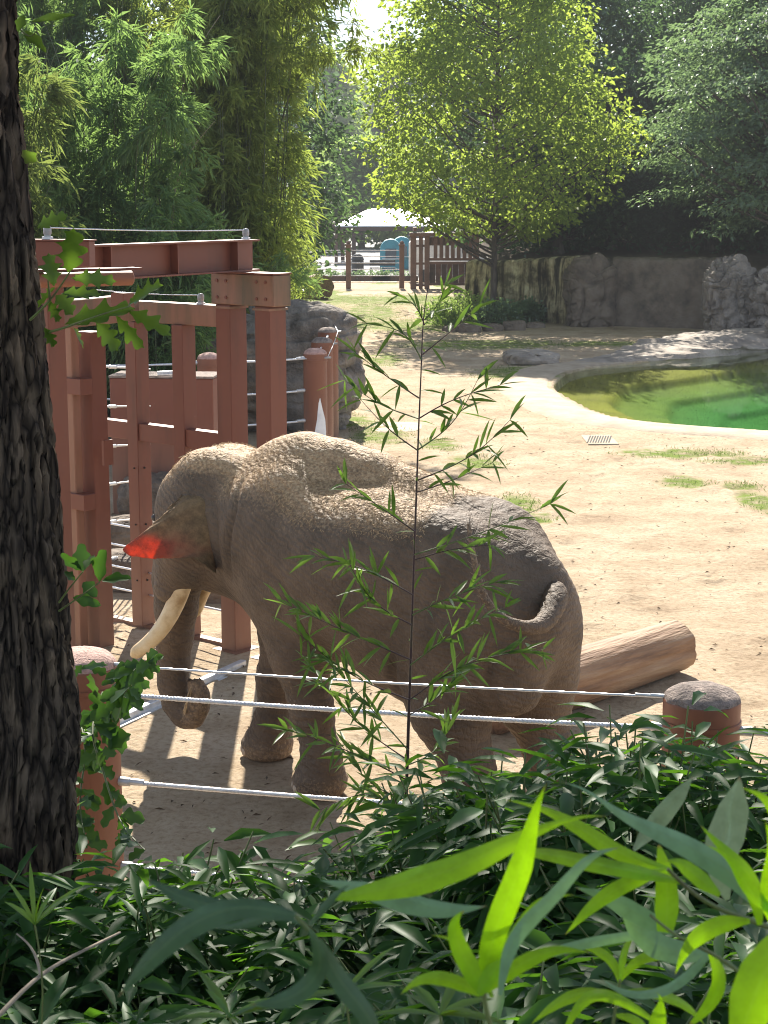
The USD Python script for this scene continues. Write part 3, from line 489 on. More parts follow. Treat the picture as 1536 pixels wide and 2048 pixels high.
for sd_ in (1, -1):
    groove([(.36, 2.42), (.30, 2.2), (.34, 1.95), (.38, 1.6)], .035, .035, sd_); groove([(.62, 2.3), (.52, 2.05), (.50, 1.75), (.56, 1.55)], .03, .016, sd_)
    groove([(-.33, 1.5), (-.36, 1.3), (-.38, 1.12)], .03, .035, sd_); groove([(-1.18, 1.35), (-1.12, 1.1), (-1.16, .9)], .035, .03, sd_)
    groove([(-1.95, 1.5), (-1.88, 1.2), (-1.92, .95)], .03, .022, sd_); groove([(-.05, 1.9), (-.28, 1.7), (-.36, 1.5)], .035, .014, sd_)
    for x0, z0, x1, z1 in ((-.35, .62, -.08, .60), (-.36, .70, -.07, .68), (-.42, .34, -.15, .33), (.36, .64, .66, .62), (.40, .36, .70, .35), (-1.78, .5, -1.46, .48), (-1.8, .36, -1.48, .35)): groove([(x0, z0), ((x0 + x1) / 2, z0 - .02), (x1, z1)], .016, .010, sd_)
wr = np.clip((-1.15 - ev[:, 0]) / .3, 0, 1) * np.clip((ev[:, 2] - .7) / .3, 0, 1); ev = ev + en * (.0018 * wr * np.sin((ev[:, 0] * .55 + ev[:, 2] * .8 + .12 * fbm(ev * 2.5, 2, 31)) * 95))[:, None]
wl = np.clip((1.1 - ev[:, 2]) / .3, 0, 1) * (ev[:, 0] < 1.0); ev = ev + en * (.003 * wl * np.sin((ev[:, 2] + .10 * fbm(ev * 3, 2, 33)) * 80))[:, None]
for zt in np.linspace(.2, 1.5, 42):                                    # rings round the trunk
    sel = (ev[:, 0] > 1.05) & (ev[:, 2] < 1.6); ev[sel] += en[sel] * (-.004 * np.exp(-((ev[sel, 2] - zt) / .010) ** 2))[:, None]
tp = np.clip((ev[:, 2] - 1.95) / .5, 0, 1); back = np.clip((en[:, 2] - .25) / .5, 0, 1)
rump = np.clip((-1.28 - ev[:, 0]) / .15, 0, 1)
dust = np.clip(back * tp * (1.35 - 1.15 * rump) + .10 * np.clip(fbm(ev * 1.3, 3, 12) - .45, 0, 1) * 4 * (1 - rump), 0, .95)
dust = np.maximum(dust, np.clip((.28 - ev[:, 2]) / .3, 0, 1) * .65)
dust = np.maximum(dust, .42 * np.clip(np.sin((ev[:, 0] + .25) * 9) * .5 + .2, 0, 1) * np.clip((1.25 - ev[:, 2]) / .3, 0, 1) * (ev[:, 0] < .4) * (ev[:, 0] > -.6))
dust = np.maximum(dust, .55 * np.clip((1.30 - ev[:, 0]) / .12, 0, 1) * (ev[:, 0] > .98) * np.clip((.72 - ev[:, 2]) / .1, 0, 1))
E_ = thing('elephant', 'large grey-brown tusked elephant standing with its trunk curled at the sand', 'elephant', (*ES, 0), EANG)
part('body', (ev, ef), M['hide'], E_, True, prim={'dust': dust})
from scipy.spatial import cKDTree
etree = cKDTree(ev)
# ears: a fan of skin between the root line on the head and the free edge
def ear(side, attach, edge, name):
    n, m = 70, 34; a = bez(attach, n); e = bez_lin(edge, n); wv_ = np.arange(n)[:, None] * np.array([[.55, .31, .4]]); e = e + .020 * (np.array([fbm(wv_ + k * 7.7, 2, 90 + k) for k in range(3)]).T - .5)
    t = np.linspace(0, 1, m); P = a[:, None] * (1 - t[None, :, None]) + e[:, None] * t[None, :, None]
    bow = np.sin(np.linspace(0, PI, n))[:, None] * np.sin(t * PI * .9)[None]; P[..., 1] += side * .10 * bow
    P[..., 1] += side * .022 * (fbm(np.stack([P[..., 0] * 4, P[..., 2] * 4, 0 * P[..., 0]], -1), 3, 3) - .5) * 2
    nr = np.array([0, side * 1.0, 0]); th = (.016 * (1 - .6 * t)[None, :] + .05 * np.clip(1 - np.abs(np.linspace(0, 1, n) - .09) / .10, 0, 1)[:, None] * (t > .8)[None, :])[:, :, None]
    A, B = P + nr * th * .5, P - nr * th * .5; f = grid_faces(n, m); k = n * m
    v = np.vstack([A.reshape(-1, 3), B.reshape(-1, 3)]); bnd = []
    idx = np.arange(k).reshape(n, m); loop = np.r_[idx[0, :], idx[1:, -1], idx[-1, -2::-1], idx[-2:0:-1, 0]]; l2 = np.roll(loop, -1)
    tri = np.vstack([f[:, [0, 1, 2]], f[:, [0, 2, 3]], f[:, [2, 1, 0]] + k, f[:, [3, 2, 0]] + k, np.stack([loop, loop + k, l2 + k], 1), np.stack([loop, l2 + k, l2], 1)])
    mesh = trimesh.Trimesh(v, tri, process=False); mesh.fix_normals()
    tipx = v[:, 0]; tip = np.clip((tipx - (tipx.max() - .52) + .3 * (fbm(v * 7 + 3, 3, 9) - .5)) / .26, 0, 1) * np.clip(1.0 - (v[:, 2] - 1.90 - .12 * (fbm(v * 5, 3, 8) - .5)) / .13, .06, 1)
    tip = np.clip(tip + .5 * np.clip(fbm(v * 6, 3, 2) - .55, 0, 1) * np.clip((tipx - .7) / .3, 0, 1), 0, 1)
    part('ear', mesh, M['ear'], E_, True, prim={'tip': tip}, label=name)
att = [epx(380, 980, .33), epx(436, 992, .33), epx(448, 1060, .36), epx(442, 1110, .36), epx(430, 1132, .36)]
edg = [epx(366, 990, .42), epx(328, 1032, .62), epx(285, 1070, .74), epx(247, 1097, .82), epx(262, 1110, .80), epx(310, 1117, .72), epx(352, 1116, .66), epx(388, 1114, .62), epx(412, 1130, .57), epx(431, 1148, .52)]
ear(1, att, edg, 'ear with a glowing red tip')
flip = lambda L: [np.array([p[0], -p[1], p[2]]) for p in L]
ear(-1, flip(att), [np.array([p[0] * .8 + .1, -p[1], p[2]]) for p in edg], None)
def tusk(pts, r, lab):
    c = bez(pts, 26); t = np.linspace(0, 1, 26); mb = MB().tube(c, r * (1 - .35 * t - .45 * np.clip((t - .93) / .07, 0, 1) ** 2), 18)
    part('tusk', mb.get(), M['ivory'], E_, 40, label=lab)
tusk([epx(370, 1150, .24), epx(358, 1188, .27), epx(337, 1235, .33), epx(308, 1275, .39), epx(263, 1312, .46)], .083, 'long curved tusk')
tusk([(1.16, -.24, 1.58), (1.2, -.26, 1.42), (1.30, -.28, 1.26), (1.36, -.29, 1.14), (1.42, -.30, 1.06)], .075, 'shorter tusk')
# tail: hangs from the rump and swings forward along the flank
tl = [(1108, 1188), (1100, 1226), (1058, 1255), (1010, 1240), (975, 1205), (955, 1150), (944, 1095), (937, 1048)]
toff = [.10, .34, .66, .80, .86, .87, .85, .80]
tc = bez([np.array([-1.9, 0, 1.84]), np.array([-2.13, .06, 1.77])] + [epx(x, y, o) for (x, y), o in zip(tl, toff)], 60); q = np.linspace(0, 1, 60)
tr = np.interp(q, [0, .12, .3, .45, .62, .85, 1], [.115, .10, .08, .056, .032, .021, .013]) * (1 + .05 * np.sin(q * 190) * (q < .5))
part('tail', MB().tube(tc, tr, 14).get(), M['hide'], E_, True, prim={'dust': np.r_[np.repeat(np.interp(q, [0, .4, .55, 1], [.06, .10, .34, .45]), 14), np.full(15, .1), np.full(15, .9)]})
mb = MB()
for i in range(150):                                                    # bristles of the tail tip
    k = rng.integers(30, 60); a = tc[k]; d = unit(rng.normal(size=3)) * .045 + unit(tc[min(k + 1, 59)] - tc[k - 1]) * .05
    mb.tube([a, a + d], [.0028, .001], 3, False)
part('tail_hair', mb.get(), M['greystem'], E_, False, kind='stuff')
for fx, fy, fr in ((-.27, .27, .20), (.60, -.22, .20), (-1.62, .30, .20), (-1.98, -.28, .20)):
    for a in (-1.0, -.5, 0, .5, 1.0):
        s_ = trimesh.creation.icosphere(2); s_.apply_scale((.018, .036, .034)); s_.apply_transform(trimesh.transformations.rotation_matrix(a, (0, 0, 1))); s_.apply_translation((fx + math.cos(a) * (fr * 1.06 - .008), fy + math.sin(a) * (fr - .008), .055))
        part('toenail', s_, M['nail'], E_, True)
for s in (1, -1):
    e_ = trimesh.creation.icosphere(2, .028); p = ev[etree.query((1.26, .34 * s, 2.02))[1]]; e_.apply_translation(p); part('eye', e_, M['black'], E_, True)
# straw thrown over the back and head
ok = np.where((en[:, 2] > .5) & (ev[:, 2] > 2.0) & (ev[:, 0] > -1.4))[0]; wgt = (fbm(ev[ok] * 3.0, 2, 5) > .45) * .9 + .1; wgt = wgt * np.clip(1.2 - np.clip((ev[ok, 0] + .1) * .4, 0, .7), .2, 2)
pick = rng.choice(ok, 3200, p=wgt / wgt.sum()); mb = MB()
for i in pick:
    d = unit(np.cross(en[i], rng.normal(size=3))); L = rng.uniform(.005, .017); c = ev[i] + en[i] * .006
    b_ = unit(np.cross(d, en[i])) * L * rng.uniform(-.25, .25); mb.tube([c - d * L, c + b_ + en[i] * rng.uniform(.0, .012), c + d * L], .0014, 3, False)
for i in etree.query([epx(385, 930, .2), epx(367, 945, .22), epx(440, 884, .05), (.8, .1, 2.6), (.6, .2, 2.5)])[1]:
    d = unit(np.cross(en[i], rng.normal(size=3))); mb.tube([ev[i] - d * .05, ev[i] + d * .05 + en[i] * .02], .004, 4)
st = thing('straw', 'wisps of dry straw scattered over the back and head of the elephant', 'straw', (*ES, 0), EANG, kind='stuff'); part('wisps', mb.get(), M['straw'], st, kind='stuff')
tw = [epx(383, 1372, .06), epx(377, 1395, .12), epx(372, 1410, .13), epx(368, 1423, .11)]
w_ = thing('straw_wisp', 'pale wisp of straw hanging from the curled trunk tip', 'straw', (*ES, 0), EANG)
mb = MB()
for i in range(5): mb.tube(np.array(tw) + rng.normal(size=(4, 3)) * .008, .006, 5)
part('stalks', mb.get(), M['straw'], w_)

# ------------------------------------------------------------------ steel gate and its frame
GU = unit(np.array([.77, -.64, 0])); GN = np.array([-.64, -.77, 0]) / math.hypot(.64, .77)       # along the gate (towards its near end), and towards the viewer
GP0 = np.array([-1.50, 16.75, 0])                                                               # foot of the end post
def gp(t, z, off=0.0): return GP0 + GU * t + GN * off + np.array([0, 0, z])
def bolt(mb, c, n, r=.014): mb.tube([c - n * .004, c + n * .010], r, 8)
frame = thing('steel_portal', 'red-brown steel portal of two square posts under a heavy beam, ending the gate', 'gate frame', gp(.25, 0))
FO = gp(.25, 0)
def fm(mb): v, f = mb.get(); return v - FO, f
HZ0, HZ1 = 3.50, 3.80
for t in (0.0, .53):
    part('post', fm(MB().box(gp(t, HZ0 / 2), (.20, .235, HZ0), GU, bev=.008)), M['paint'], frame)
part('header', fm(MB().box(gp(.27, (HZ0 + HZ1) / 2), (.84, .25, HZ1 - HZ0), GU, bev=.008)), M['paint_weather'], frame)
part('cap_plate', fm(MB().box(gp(.27, HZ1 + .008), (.85, .26, .014), GU)), M['paint'], frame)
for t in (0.0, .53):
    part('collar', fm(MB().box(gp(t, HZ0 - .03), (.225, .262, .022), GU)), M['paint_weather'], frame)
mb = MB()
for t in (-.06, .06, .47, .59):
    for z in (HZ0 + .07, HZ1 - .07): bolt(mb, gp(t, z, .125), GN, .016)
part('bolt', fm(mb), M['paint'], frame, kind='stuff')
for t in (0.0, .53): part('base_plate', fm(MB().box(gp(t, .012), (.34, .36, .024), GU)), M['paint'], frame)
# I-beam running towards the viewer over the frame
B0, B1 = D(150, 535, 14.7), gp(.02, 3.8)
bdir = unit((B1 - B0) * [1, 1, 0]); B1 = B1 + bdir * .35; bperp = np.array([-bdir[1], bdir[0], 0]); bl = np.linalg.norm((B1 - B0)[:2]); bc = (B0 + B1) / 2; bc[2] = 3.815 + .15
beam = thing('roof_beam', 'red-brown steel I-beam lying across the top of the gate posts', 'beam', bc)
zero = lambda mb, o: (mb.get()[0] - o, mb.get()[1])
part('web', zero(MB().box(bc, (bl, .02, .272), bdir), bc), M['paint'], beam)
part('flange', zero(MB().box(bc + [0, 0, .145], (bl, .20, .018), bdir, bev=.003), bc), M['paint'], beam)
part('flange', zero(MB().box(bc - [0, 0, .145], (bl, .20, .018), bdir, bev=.003), bc), M['paint'], beam)
for k in (-.36, 0, .36): part('stiffener', zero(MB().box(bc + bdir * bl * k - bperp * .055, (.014, .085, .27), bdir), bc), M['paint'], beam)
ins = bc + bdir * (bl / 2 - .10) + np.array([0, 0, .154])
INS = [(.0, 0), (.034, 0), (.034, .012), (.026, .03), (.034, .045), (.034, .085), (.022, .105), (0, .11)]
def insulator(at, label):
    t = thing('insulator', label, 'insulator', at); part('cup', MB().lathe([(max(a, .001), b) for a, b in INS], n=14).get(), M['porcelain'], t, 50)
    part('pin', MB().tube([(0, 0, -.01), (0, 0, .02)], .045, 10).get(), M['steel'], t); return t
insulator(ins, 'grey insulator on the end of the long roof beam holding the hot wire')
# second beam, half behind the tree
b2 = D(128, 507, 13.9); b2d = unit(np.array([.985, -.17, 0]))
beam2 = thing('stub_beam', 'short red-brown beam end on top of the left gate tower', 'beam', b2)
part('web', MB().box((-.25, 0, 0), (1.0, .14, .20), b2d, bev=.004).get(), M['paint'], beam2)
part('flange', MB().box((-.25, 0, .108), (1.02, .18, .014), b2d).get(), M['paint'], beam2)
i2 = D(95, 472, 13.9); i2 = np.array([i2[0], i2[1], b2[2] + .116]); insulator(i2, 'grey insulator on the stub beam beside the oak trunk')
hw = thing('hot_wire', 'thin electric wire stretched between the two upper insulators', 'wire', i2 + [0, 0, .09])
part('wire', zero(MB().tube(bez([i2 + [0, 0, .09], (i2 + ins) / 2 + [0, 0, .075], ins + [0, 0, .09]], 20), .006, 6), i2 + [0, 0, .09]), M['cable'], hw)
# the slatted sliding gate
gate = thing('slatted_gate', 'red-brown steel gate of upright slats with a middle rail', 'gate', gp(-1, 0))
GO = gp(-1, 0); gm = lambda mb: (mb.get()[0] - GO, mb.get()[1])
TZ0, TZ1 = 3.27, 3.48; MZ0, MZ1 = 2.04, 2.22; GL = -2.0
part('top_beam', gm(MB().box(gp((GL - .1) / 2, (TZ0 + TZ1) / 2, -.02), (-(GL + .10), .19, TZ1 - TZ0), GU, bev=.006)), M['paint_weather'], gate)
slats = [-.66, -1.36]
for t in slats:
    part('slat', gm(MB().box(gp(t, (TZ0 + .06) / 2, .02), (.16, .185, TZ0 - .06), GU, bev=.006)), M['paint'], gate)
ts = [-.1] + slats + [GL]
for a, b in zip(ts, ts[1:]):
    a2, b2_ = a - (.082 if a != -.1 else 0), b + (.082 if b != GL else 0)
    part('middle_rail', gm(MB().box(gp((a2 + b2_) / 2, (MZ0 + MZ1) / 2, .03), (a2 - b2_, .13, MZ1 - MZ0), GU, bev=.004)), M['paint'], gate)
part('sill_rail', gm(MB().box(gp(GL / 2 - .05, .03, 0), (-GL - .1, .10, .06), GU)), M['paint'], gate)
mb = MB()
for t in slats[:]:
    for z in (.55, .85, 1.15, 1.75): bolt(mb, gp(t + .08, z, .03), GU, .011); bolt(mb, gp(t + .02, z, .113), GN, .009)
part('bolt_hole', gm(mb), M['hole'], gate, kind='stuff')
for k, z in enumerate((.38, .62, .86, 1.08)):
    part('rail_bar', gm(MB().tube([gp(-.1, z, .0), gp(GL, z + .0, .0)], .012, 8)), M['cable'], gate)
i3 = gp(-.42, TZ1); insulator(i3, 'small grey insulator on the top beam of the slatted gate')
w3 = thing('gate_wire', 'thin wire above the top beam of the slatted gate', 'wire', i3)
part('wire', MB().tube(bez([(0, 0, .09), GU * -.7 + [0, 0, .075], GU * -1.6 + [0, 0, .09]], 12), .005, 6).get(), M['cable'], w3)
# left tower: heavy posts, cross pieces, pipe rail
tw_ = D(165, 900, 16.2); tower = thing('gate_tower', 'red-brown steel tower of heavy posts with pipe rail behind the oak', 'gate frame', (tw_[0], tw_[1], 0))
TO = np.array([tw_[0], tw_[1], 0]); tm = lambda mb: (mb.get()[0] - TO, mb.get()[1])
def tpost(px, d, wu, wn, z1, mt='paint'):
    c = D(px, 1000, d); part('post', tm(MB().box((c[0], c[1], z1 / 2), (wu, wn, z1), GU, bev=.008)), M[mt], tower); return c
pa = tpost(190, 16.9, .24, .20, 3.22); pb = tpost(108, 15.6, .26, .20, 3.75)
pc = tpost(150, 16.75, .16, .10, 3.3, 'paint_weather')
for z in (1.55, 2.70): part('cross_piece', tm(MB().box((pc + (pa - pc) * .0)[:2].tolist() + [z], (.46, .15, .16), GU, bev=.005)), M['paint'], tower)
part('hinge_plate', tm(MB().box([*(D(215, 900, 16.6)[:2]), 2.05], (.03, .12, .25), GU)), M['paint'], tower)
p0, p1 = D(40, 566, 13.8), D(262, 556, 14.3); p1[2] = p0[2] = p1[2]
part('pipe_rail', tm(MB().tube(np.vstack([bez([p0, p1], 8), p1 + unit(p1 - p0) * .012, p1 + unit(p1 - p0) * .02]), [.062] * 8 + [.05, .01], 18)), M['bollard'], tower, 40)
part('top_plate', tm(MB().box((p0 + p1) / 2 + [0, .13, .075], (1.05, .20, .016), unit(p1 - p0))), M['paint'], tower)
hb = D(245, 590, 14.6); part('rail_bracket', tm(MB().box(hb - np.array([0, 0, .04]), (.16, .13, .12), GU, bev=.006)), M['paint'], tower)
hb0, hb1 = D(90, 640, 15.9), D(265, 607, 17.2); cz = (hb0[2] + hb1[2]) / 2
part('lintel', tm(MB().box([*((hb0 + hb1)[:2] / 2), cz], (np.linalg.norm((hb1 - hb0)[:2]), .16, .26), (hb1 - hb0) * [1, 1, 0], bev=.006)), M['paint_weather'], tower)
# sliding track lying on the sand
ra, rb = G(228, 1452), G(487, 1333); rd = unit(rb - ra); rl = np.linalg.norm(rb - ra); rc_ = (ra + rb) / 2
trk = thing('track_rail', 'pale galvanised steel track rail lying on the sand under the trunk', 'rail', rc_)
part('rail', MB().box((0, 0, .035), (rl, .07, .07), rd, bev=.006).get(), M['steel'], trk)
part('foot_plate', MB().box((0, 0, .006), (rl + .05, .16, .012), rd).get(), M['steel'], trk)

# ------------------------------------------------------------------ bollards and barrier cables
BR, BH = .195, 2.02
def bollard(at, label, capm, h=BH, paint='bollard', group=None, dome=.09):
    t = thing('bollard', label, 'bollard', at, rng.uniform(0, 360), group)
    part('pipe', MB().lathe([(BR, -.1), (BR, h - .11), (BR, h - .012), (BR - .01, h)], n=36).get(), M[paint], t, 40)
    k = 14; pr = [(BR - .004, h - .005)] + [((BR - .006) * math.cos(a), h + dome * math.sin(a)) for a in np.linspace(.12, PI / 2, k)]; pr[-1] = (.001, pr[-1][1])
    v, f = MB().lathe(pr, n=40).get(); v = v + unit(v - [0, 0, h]) * (.022 * (fbm(v * 22 + at[0], 3, 2) - .5))[:, None]
    part('cap', (v, f), M[capm], t, True); part('band', MB().lathe([(BR + .001, h - .13), (BR + .006, h - .128), (BR + .006, h - .105), (BR + .001, h - .103)], n=36).get(), M[paint], t, 40)
    return t
def at_top(px, py, z): p = G(px, py, z); return np.array([p[0], p[1], 0])
n1, n2 = at_top(163, 1300, 2.10), at_top(1405, 1366, 2.10)
bollard(n1, 'terracotta bollard with rough pink cap beside the oak trunk', 'bollard_cap', group=None)
bollard(n2, 'bollard with dark pitted cap rising from the bamboo leaves', 'dark_cap', dome=.075)
fb = [at_top(630, 697, 2.1), at_top(644, 675, 2.1), at_top(656, 655, 2.1), at_top(418, 706, 2.1)]
bollard(fb[0], 'bollard with peeling white patch beside the gate portal', 'bollard_cap')
bollard(fb[1], 'middle bollard of the three in line before the boulder', 'dark_cap')
bollard(fb[2], 'hindmost bollard of the three in line before the boulder', 'dark_cap')
bollard(fb[3], 'bollard with a domed cap seen between the gate slats and the portal', 'bollard_cap')
# the bare patch where the paint has peeled
pc_ = fb[0]; pa_ = np.linspace(-1, 1, 17); mb = MB(); a0 = math.atan2(-1, .55)
def on_pipe(a, z, r=BR + .004): return np.array([pc_[0] + r * math.cos(a), pc_[1] + r * math.sin(a), z])
rows = [(.10, .70), (.25, .85), (.5, .9), (.75, .85), (.95, .6), (1.1, .35), (1.22, .18), (1.3, .03)]
pv = np.array([[on_pipe(a0 + u * w * .66 + .08 * math.sin(z * 9), z) for u in np.linspace(-1, 1, 9)] for z, w in rows])
pt = thing('peeled_patch', 'white bare patch of peeled paint low on the bollard by the portal', 'patch', (0, 0, 0)); part('bare_metal', (pv.reshape(-1, 3), grid_faces(len(rows), 9)), M['white_paint'], pt, True)
def cable(a, b, r, label, sag=.02, twist=True, group=None, name='barrier_cable'):
    a, b = np.asarray(a, float), np.asarray(b, float); L = np.linalg.norm(b - a); t = thing(name, label, 'cable', a, group=group)
    k = max(8, int(L * 8)); q = np.linspace(0, 1, k)[:, None]; c = (b - a) * q - np.array([0, 0, 1]) * sag * 4 * q * (1 - q)
    if twist:
        n = int(L / .012); q = np.linspace(0, 1, n); c = (b - a) * q[:, None] - np.array([0, 0, 1]) * (sag * 4 * q * (1 - q))[:, None]; d = unit(b - a); u = unit(np.cross(d, (0, 0, 1))); w = np.cross(d, u)
        mb = MB()
        for s in range(3):
            ph = q * L / .062 * 2 * PI + s * 2 * PI / 3; mb.tube(c + (np.cos(ph)[:, None] * u + np.sin(ph)[:, None] * w) * r * .42, r * .58, 6)
        part('strand', mb.get(), M['cable'], t, True)
    else: part('strand', MB().tube(c, r, 8).get(), M['cable'], t, True)
    for e, s in ((a, 1), (b, -1)):
        d = unit(b - a) * s; part('end_fitting', MB().tube([e - a + d * (BR - .02), e - a + d * (BR + .06), e - a + d * (BR + .061), e - a + d * (BR + .14)], [r * 1.7, r * 1.7, r * 1.3, r * 1.3], 10).get(), M['steel'], t, 40)
    return t
far_r = n2 + unit(n2 - n1) * 3.2 + np.array([0, -.25, 0])
for z, r, lab in ((2.03, .0065, 'thin top wire strung between the two near bollards'), (1.865, .0145, 'thick upper twisted cable between the near bollards, passing the trunk tip'), (1.37, .0145, 'thick middle twisted cable between the near bollards, below the elephant'), (.88, .0145, 'lowest twisted cable between the near bollards, half lost in leaves')):
    cable(n1 + [0, 0, z], n2 + [0, 0, z - .01], r, lab, .015, r > .01)
cable(n2 + [0, 0, 1.865], far_r + [0, 0, 1.86], .0145, 'twisted cable running on to the right of the pitted bollard', .01)
for z in (1.95, 1.42, .92):
    cable(fb[3] + [0, 0, z], fb[0] + [0, 0, z], .018, {1.95: 'upper', 1.42: 'middle', .92: 'lower'}[z] + ' cable between the far bollards behind the gate portal', .02, False, name='far_cable')
    lft = at_top(150, 712, 2.1); cable(lft + [0, 0, z], fb[3] + [0, 0, z], .018, {1.95: 'upper', 1.42: 'middle', .92: 'lower'}[z] + ' cable behind the gate slats', .02, False, name='far_cable')
    cable(fb[0] + [0, 0, z], fb[2] + [0, 0, z], .016, {1.95: 'upper', 1.42: 'middle', .92: 'lower'}[z] + ' cable along the three bollards in line', .01, False, name='far_cable')
# hot wire hopping over stand-offs beside the three bollards
so = [D(655, 715, fb[0][1] - .1), D(668, 687, fb[1][1]), D(676, 663, fb[2][1]), D(650, 612, fb[2][1] + 3.4)]
hw2 = thing('hot_wire', 'wire hopping along stand-offs beside the three bollards in line', 'wire', so[0])
part('wire', MB().tube(np.array([D(540, 722, fb[0][1] - .2)] + so) - so[0], .007, 6).get(), M['cable'], hw2)
for p in so[:3]: part('stand_off', MB().tube([p - so[0] - [.14, 0, 0.01], p - so[0] + [.06, 0, 0]], .016, 8).get(), M['porcelain'], hw2)
# turnbuckle cables close behind the gate, left
for k, (y0, y1) in enumerate(((733, 738), (813, 812), (893, 888), (970, 958), (1045, 1035), (1122, 1098))):
    a, b = D(205, y0, 18.6), D(300, y1, 21.0); t = thing('turnbuckle_cable', f'{["topmost", "second", "third", "fourth", "fifth", "lowest"][k]} turnbuckle cable seen through the left gap of the slatted gate', 'cable', a)
    part('strand', MB().tube([(0, 0, 0), b - a], .011, 7).get(), M['cable'], t)
    c = (b - a) * .12; d = unit(b - a); part('turnbuckle', MB().tube([c, c + d * .05, c + d * .051, c + d * .30, c + d * .301, c + d * .36], [.016, .024, .02, .02, .024, .016], 8).get(), M['steel'], t, 40)
# dark red panel box behind the gate
bxp = D(335, 845, 24.5); pn = thing('steel_cabinet', 'brown-red steel cabinet with a pale lid standing behind the gate slats', 'cabinet', (bxp[0], bxp[1], 0))
part('cabinet_body', MB().box((0, 0, 1.0), (1.5, .7, 2.0), (1, -.1, 0), bev=.01).get(), M['paint'], pn)
part('lid', MB().box((0, 0, 2.02), (1.52, .72, .03), (1, -.1, 0)).get(), M['dark_cap'], pn)
part('handle', MB().box((.1, -.2, 2.07), (.4, .06, .05), (1, .3, 0)).get(), M['steel'], pn); part('hasp', MB().tube([(.2, -.1, 2.03), (.25, -.1, 2.3)], .03, 8).get(), M['black'], pn)

# ------------------------------------------------------------------ logs, rocks, walls
def log(p0, p1, r, label, mat_='wood', knots=3):
    p0, p1 = np.asarray(p0, float), np.asarray(p1, float); o = (p0 + p1) / 2; o[2] = 0; hd = math.atan2(p1[1] - p0[1], p1[0] - p0[0]); t = thing('log', label, 'log', o, math.degrees(hd)); L_ = np.linalg.norm((p1 - p0)[:2]); p0, p1, o = np.array([-L_ / 2, 0, p0[2]]), np.array([L_ / 2, 0, p1[2]]), np.zeros(3)
    d = unit(p1 - p0); u = unit(np.cross(d, (0, 0, 1))); w = np.cross(u, d); n, m = 40, 46; a = np.linspace(0, 2 * PI, n, endpoint=False); q = np.linspace(0, 1, m); L = np.linalg.norm(p1 - p0)
    c = np.stack([np.cos(a), np.sin(a)], -1); P3 = np.concatenate([np.broadcast_to(c[None] * 1.6, (m, n, 2)), np.broadcast_to((q * L * .55)[:, None, None], (m, n, 1))], -1)
    rr = r * (1 - .10 * np.clip(1 - np.abs(fbm(P3 * [2.2, 2.2, .28] + hd, 3, 14) - .5) * 14, 0, 1) + .20 * (fbm(P3 + hd * 9, 3, 4) - .5) + .05 * (fbm(P3 * [4, 4, .7], 3, 6) - .5)) * (1 - .05 * q)[:, None]
    v = (p0 + (p1 - p0) * q[:, None])[:, None] + rr[..., None] * (c[None, :, :1] * u + c[None, :, 1:] * w)
    i, j = np.meshgrid(np.arange(m - 1), np.arange(n), indexing='ij'); j2 = (j + 1) % n; f = np.stack([i * n + j, i * n + j2, (i + 1) * n + j2, (i + 1) * n + j], -1).reshape(-1, 4)
    part('trunk', (v.reshape(-1, 3) - o, f), M[mat_], t, True)
    for e, ring, s in ((p0, v[0], -1), (p1, v[-1], 1)):
        rs = [ring]; 
        for k in (.97, .7, .4, .12): rs.append(e + (ring - e) * k + d * s * .02 * (rng.uniform(-.6, 1.2) + (k < .9)))
        V = np.vstack(rs + [[e + d * s * .03]]) - o; F = []
        for k in range(len(rs) - 1):
            for jj in range(n): a_, b_ = k * n + jj, k * n + (jj + 1) % n; F += [(a_, b_, b_ + n), (a_, b_ + n, a_ + n)]
        for jj in range(n): F.append(((len(rs) - 1) * n + jj, (len(rs) - 1) * n + (jj + 1) % n, len(V) - 1))
        V[:-1] += .012 * (rng.random((len(V) - 1, 3)) - .5) * (np.arange(len(V) - 1) >= n)[:, None]
        F = np.array(F); part('cut_end', (V, F if s > 0 else F[:, ::-1]), M['woodend'], t, 50)
    return t
gl, gr = G(1085, 1432), G(1350, 1345)
log(gl + (gl - gr) * .35 + [0, 0, .24], gr + [0, 0, .27], .262, 'thick barkless log lying on the sand behind the elephant')
l2a, l2b = G(592, 596), G(648, 600)
log(l2a + [0, 0, .55], l2b + [0, 0, .55], .62, 'weathered log lying by the white barrel near the far fence')

def rock(name, label, cat, c, size, seed, mt='sandrock', rough=.35, freq=1.0, n=5, crack=.12, rz=0, kind=None):
    m = trimesh.creation.icosphere(n); v = np.array(m.vertices); e = .62
    v = np.sign(v) * np.abs(v) ** e; v = v / np.maximum(1e-6, np.abs(v).max()) 
    P = (v * np.asarray(size) * freq) @ trimesh.transformations.euler_matrix(.5, .35, .8 + seed)[:3, :3].T
    nn = unit(v); k = (fbm(P * .75 + seed * 7.3, 3, seed) - .5) * rough * 2.2 - crack * np.clip(1 - np.abs(fbm(v * np.asarray(size) * freq * [.8, .8, .22] + P * .12 + seed, 2, seed + 3) - .5) * 16, 0, 1)
    k = k - crack * .7 * np.clip(1 - np.abs(fbm(v * np.asarray(size) * freq * [.4, .4, 1.2] + P * .3 + seed * 3, 2, seed + 5) - .5) * 16, 0, 1)
    v = (v + nn * k[:, None]) * np.asarray(size) / 2 * [1, 1, 1]
    t = thing(name, label, cat, c, rz, kind=kind); part('stone', (v + [0, 0, size[2] * .42], m.faces), M[mt], t, 45)
    return t
bo = G(640, 880); rock('boulder', 'tall grey boulder standing behind the three bollards in line', 'boulder', (-1.75, 34.4, 0), (2.6, 2.6, 2.75), 3, 'sandrock', .22, .8, 6, .10)
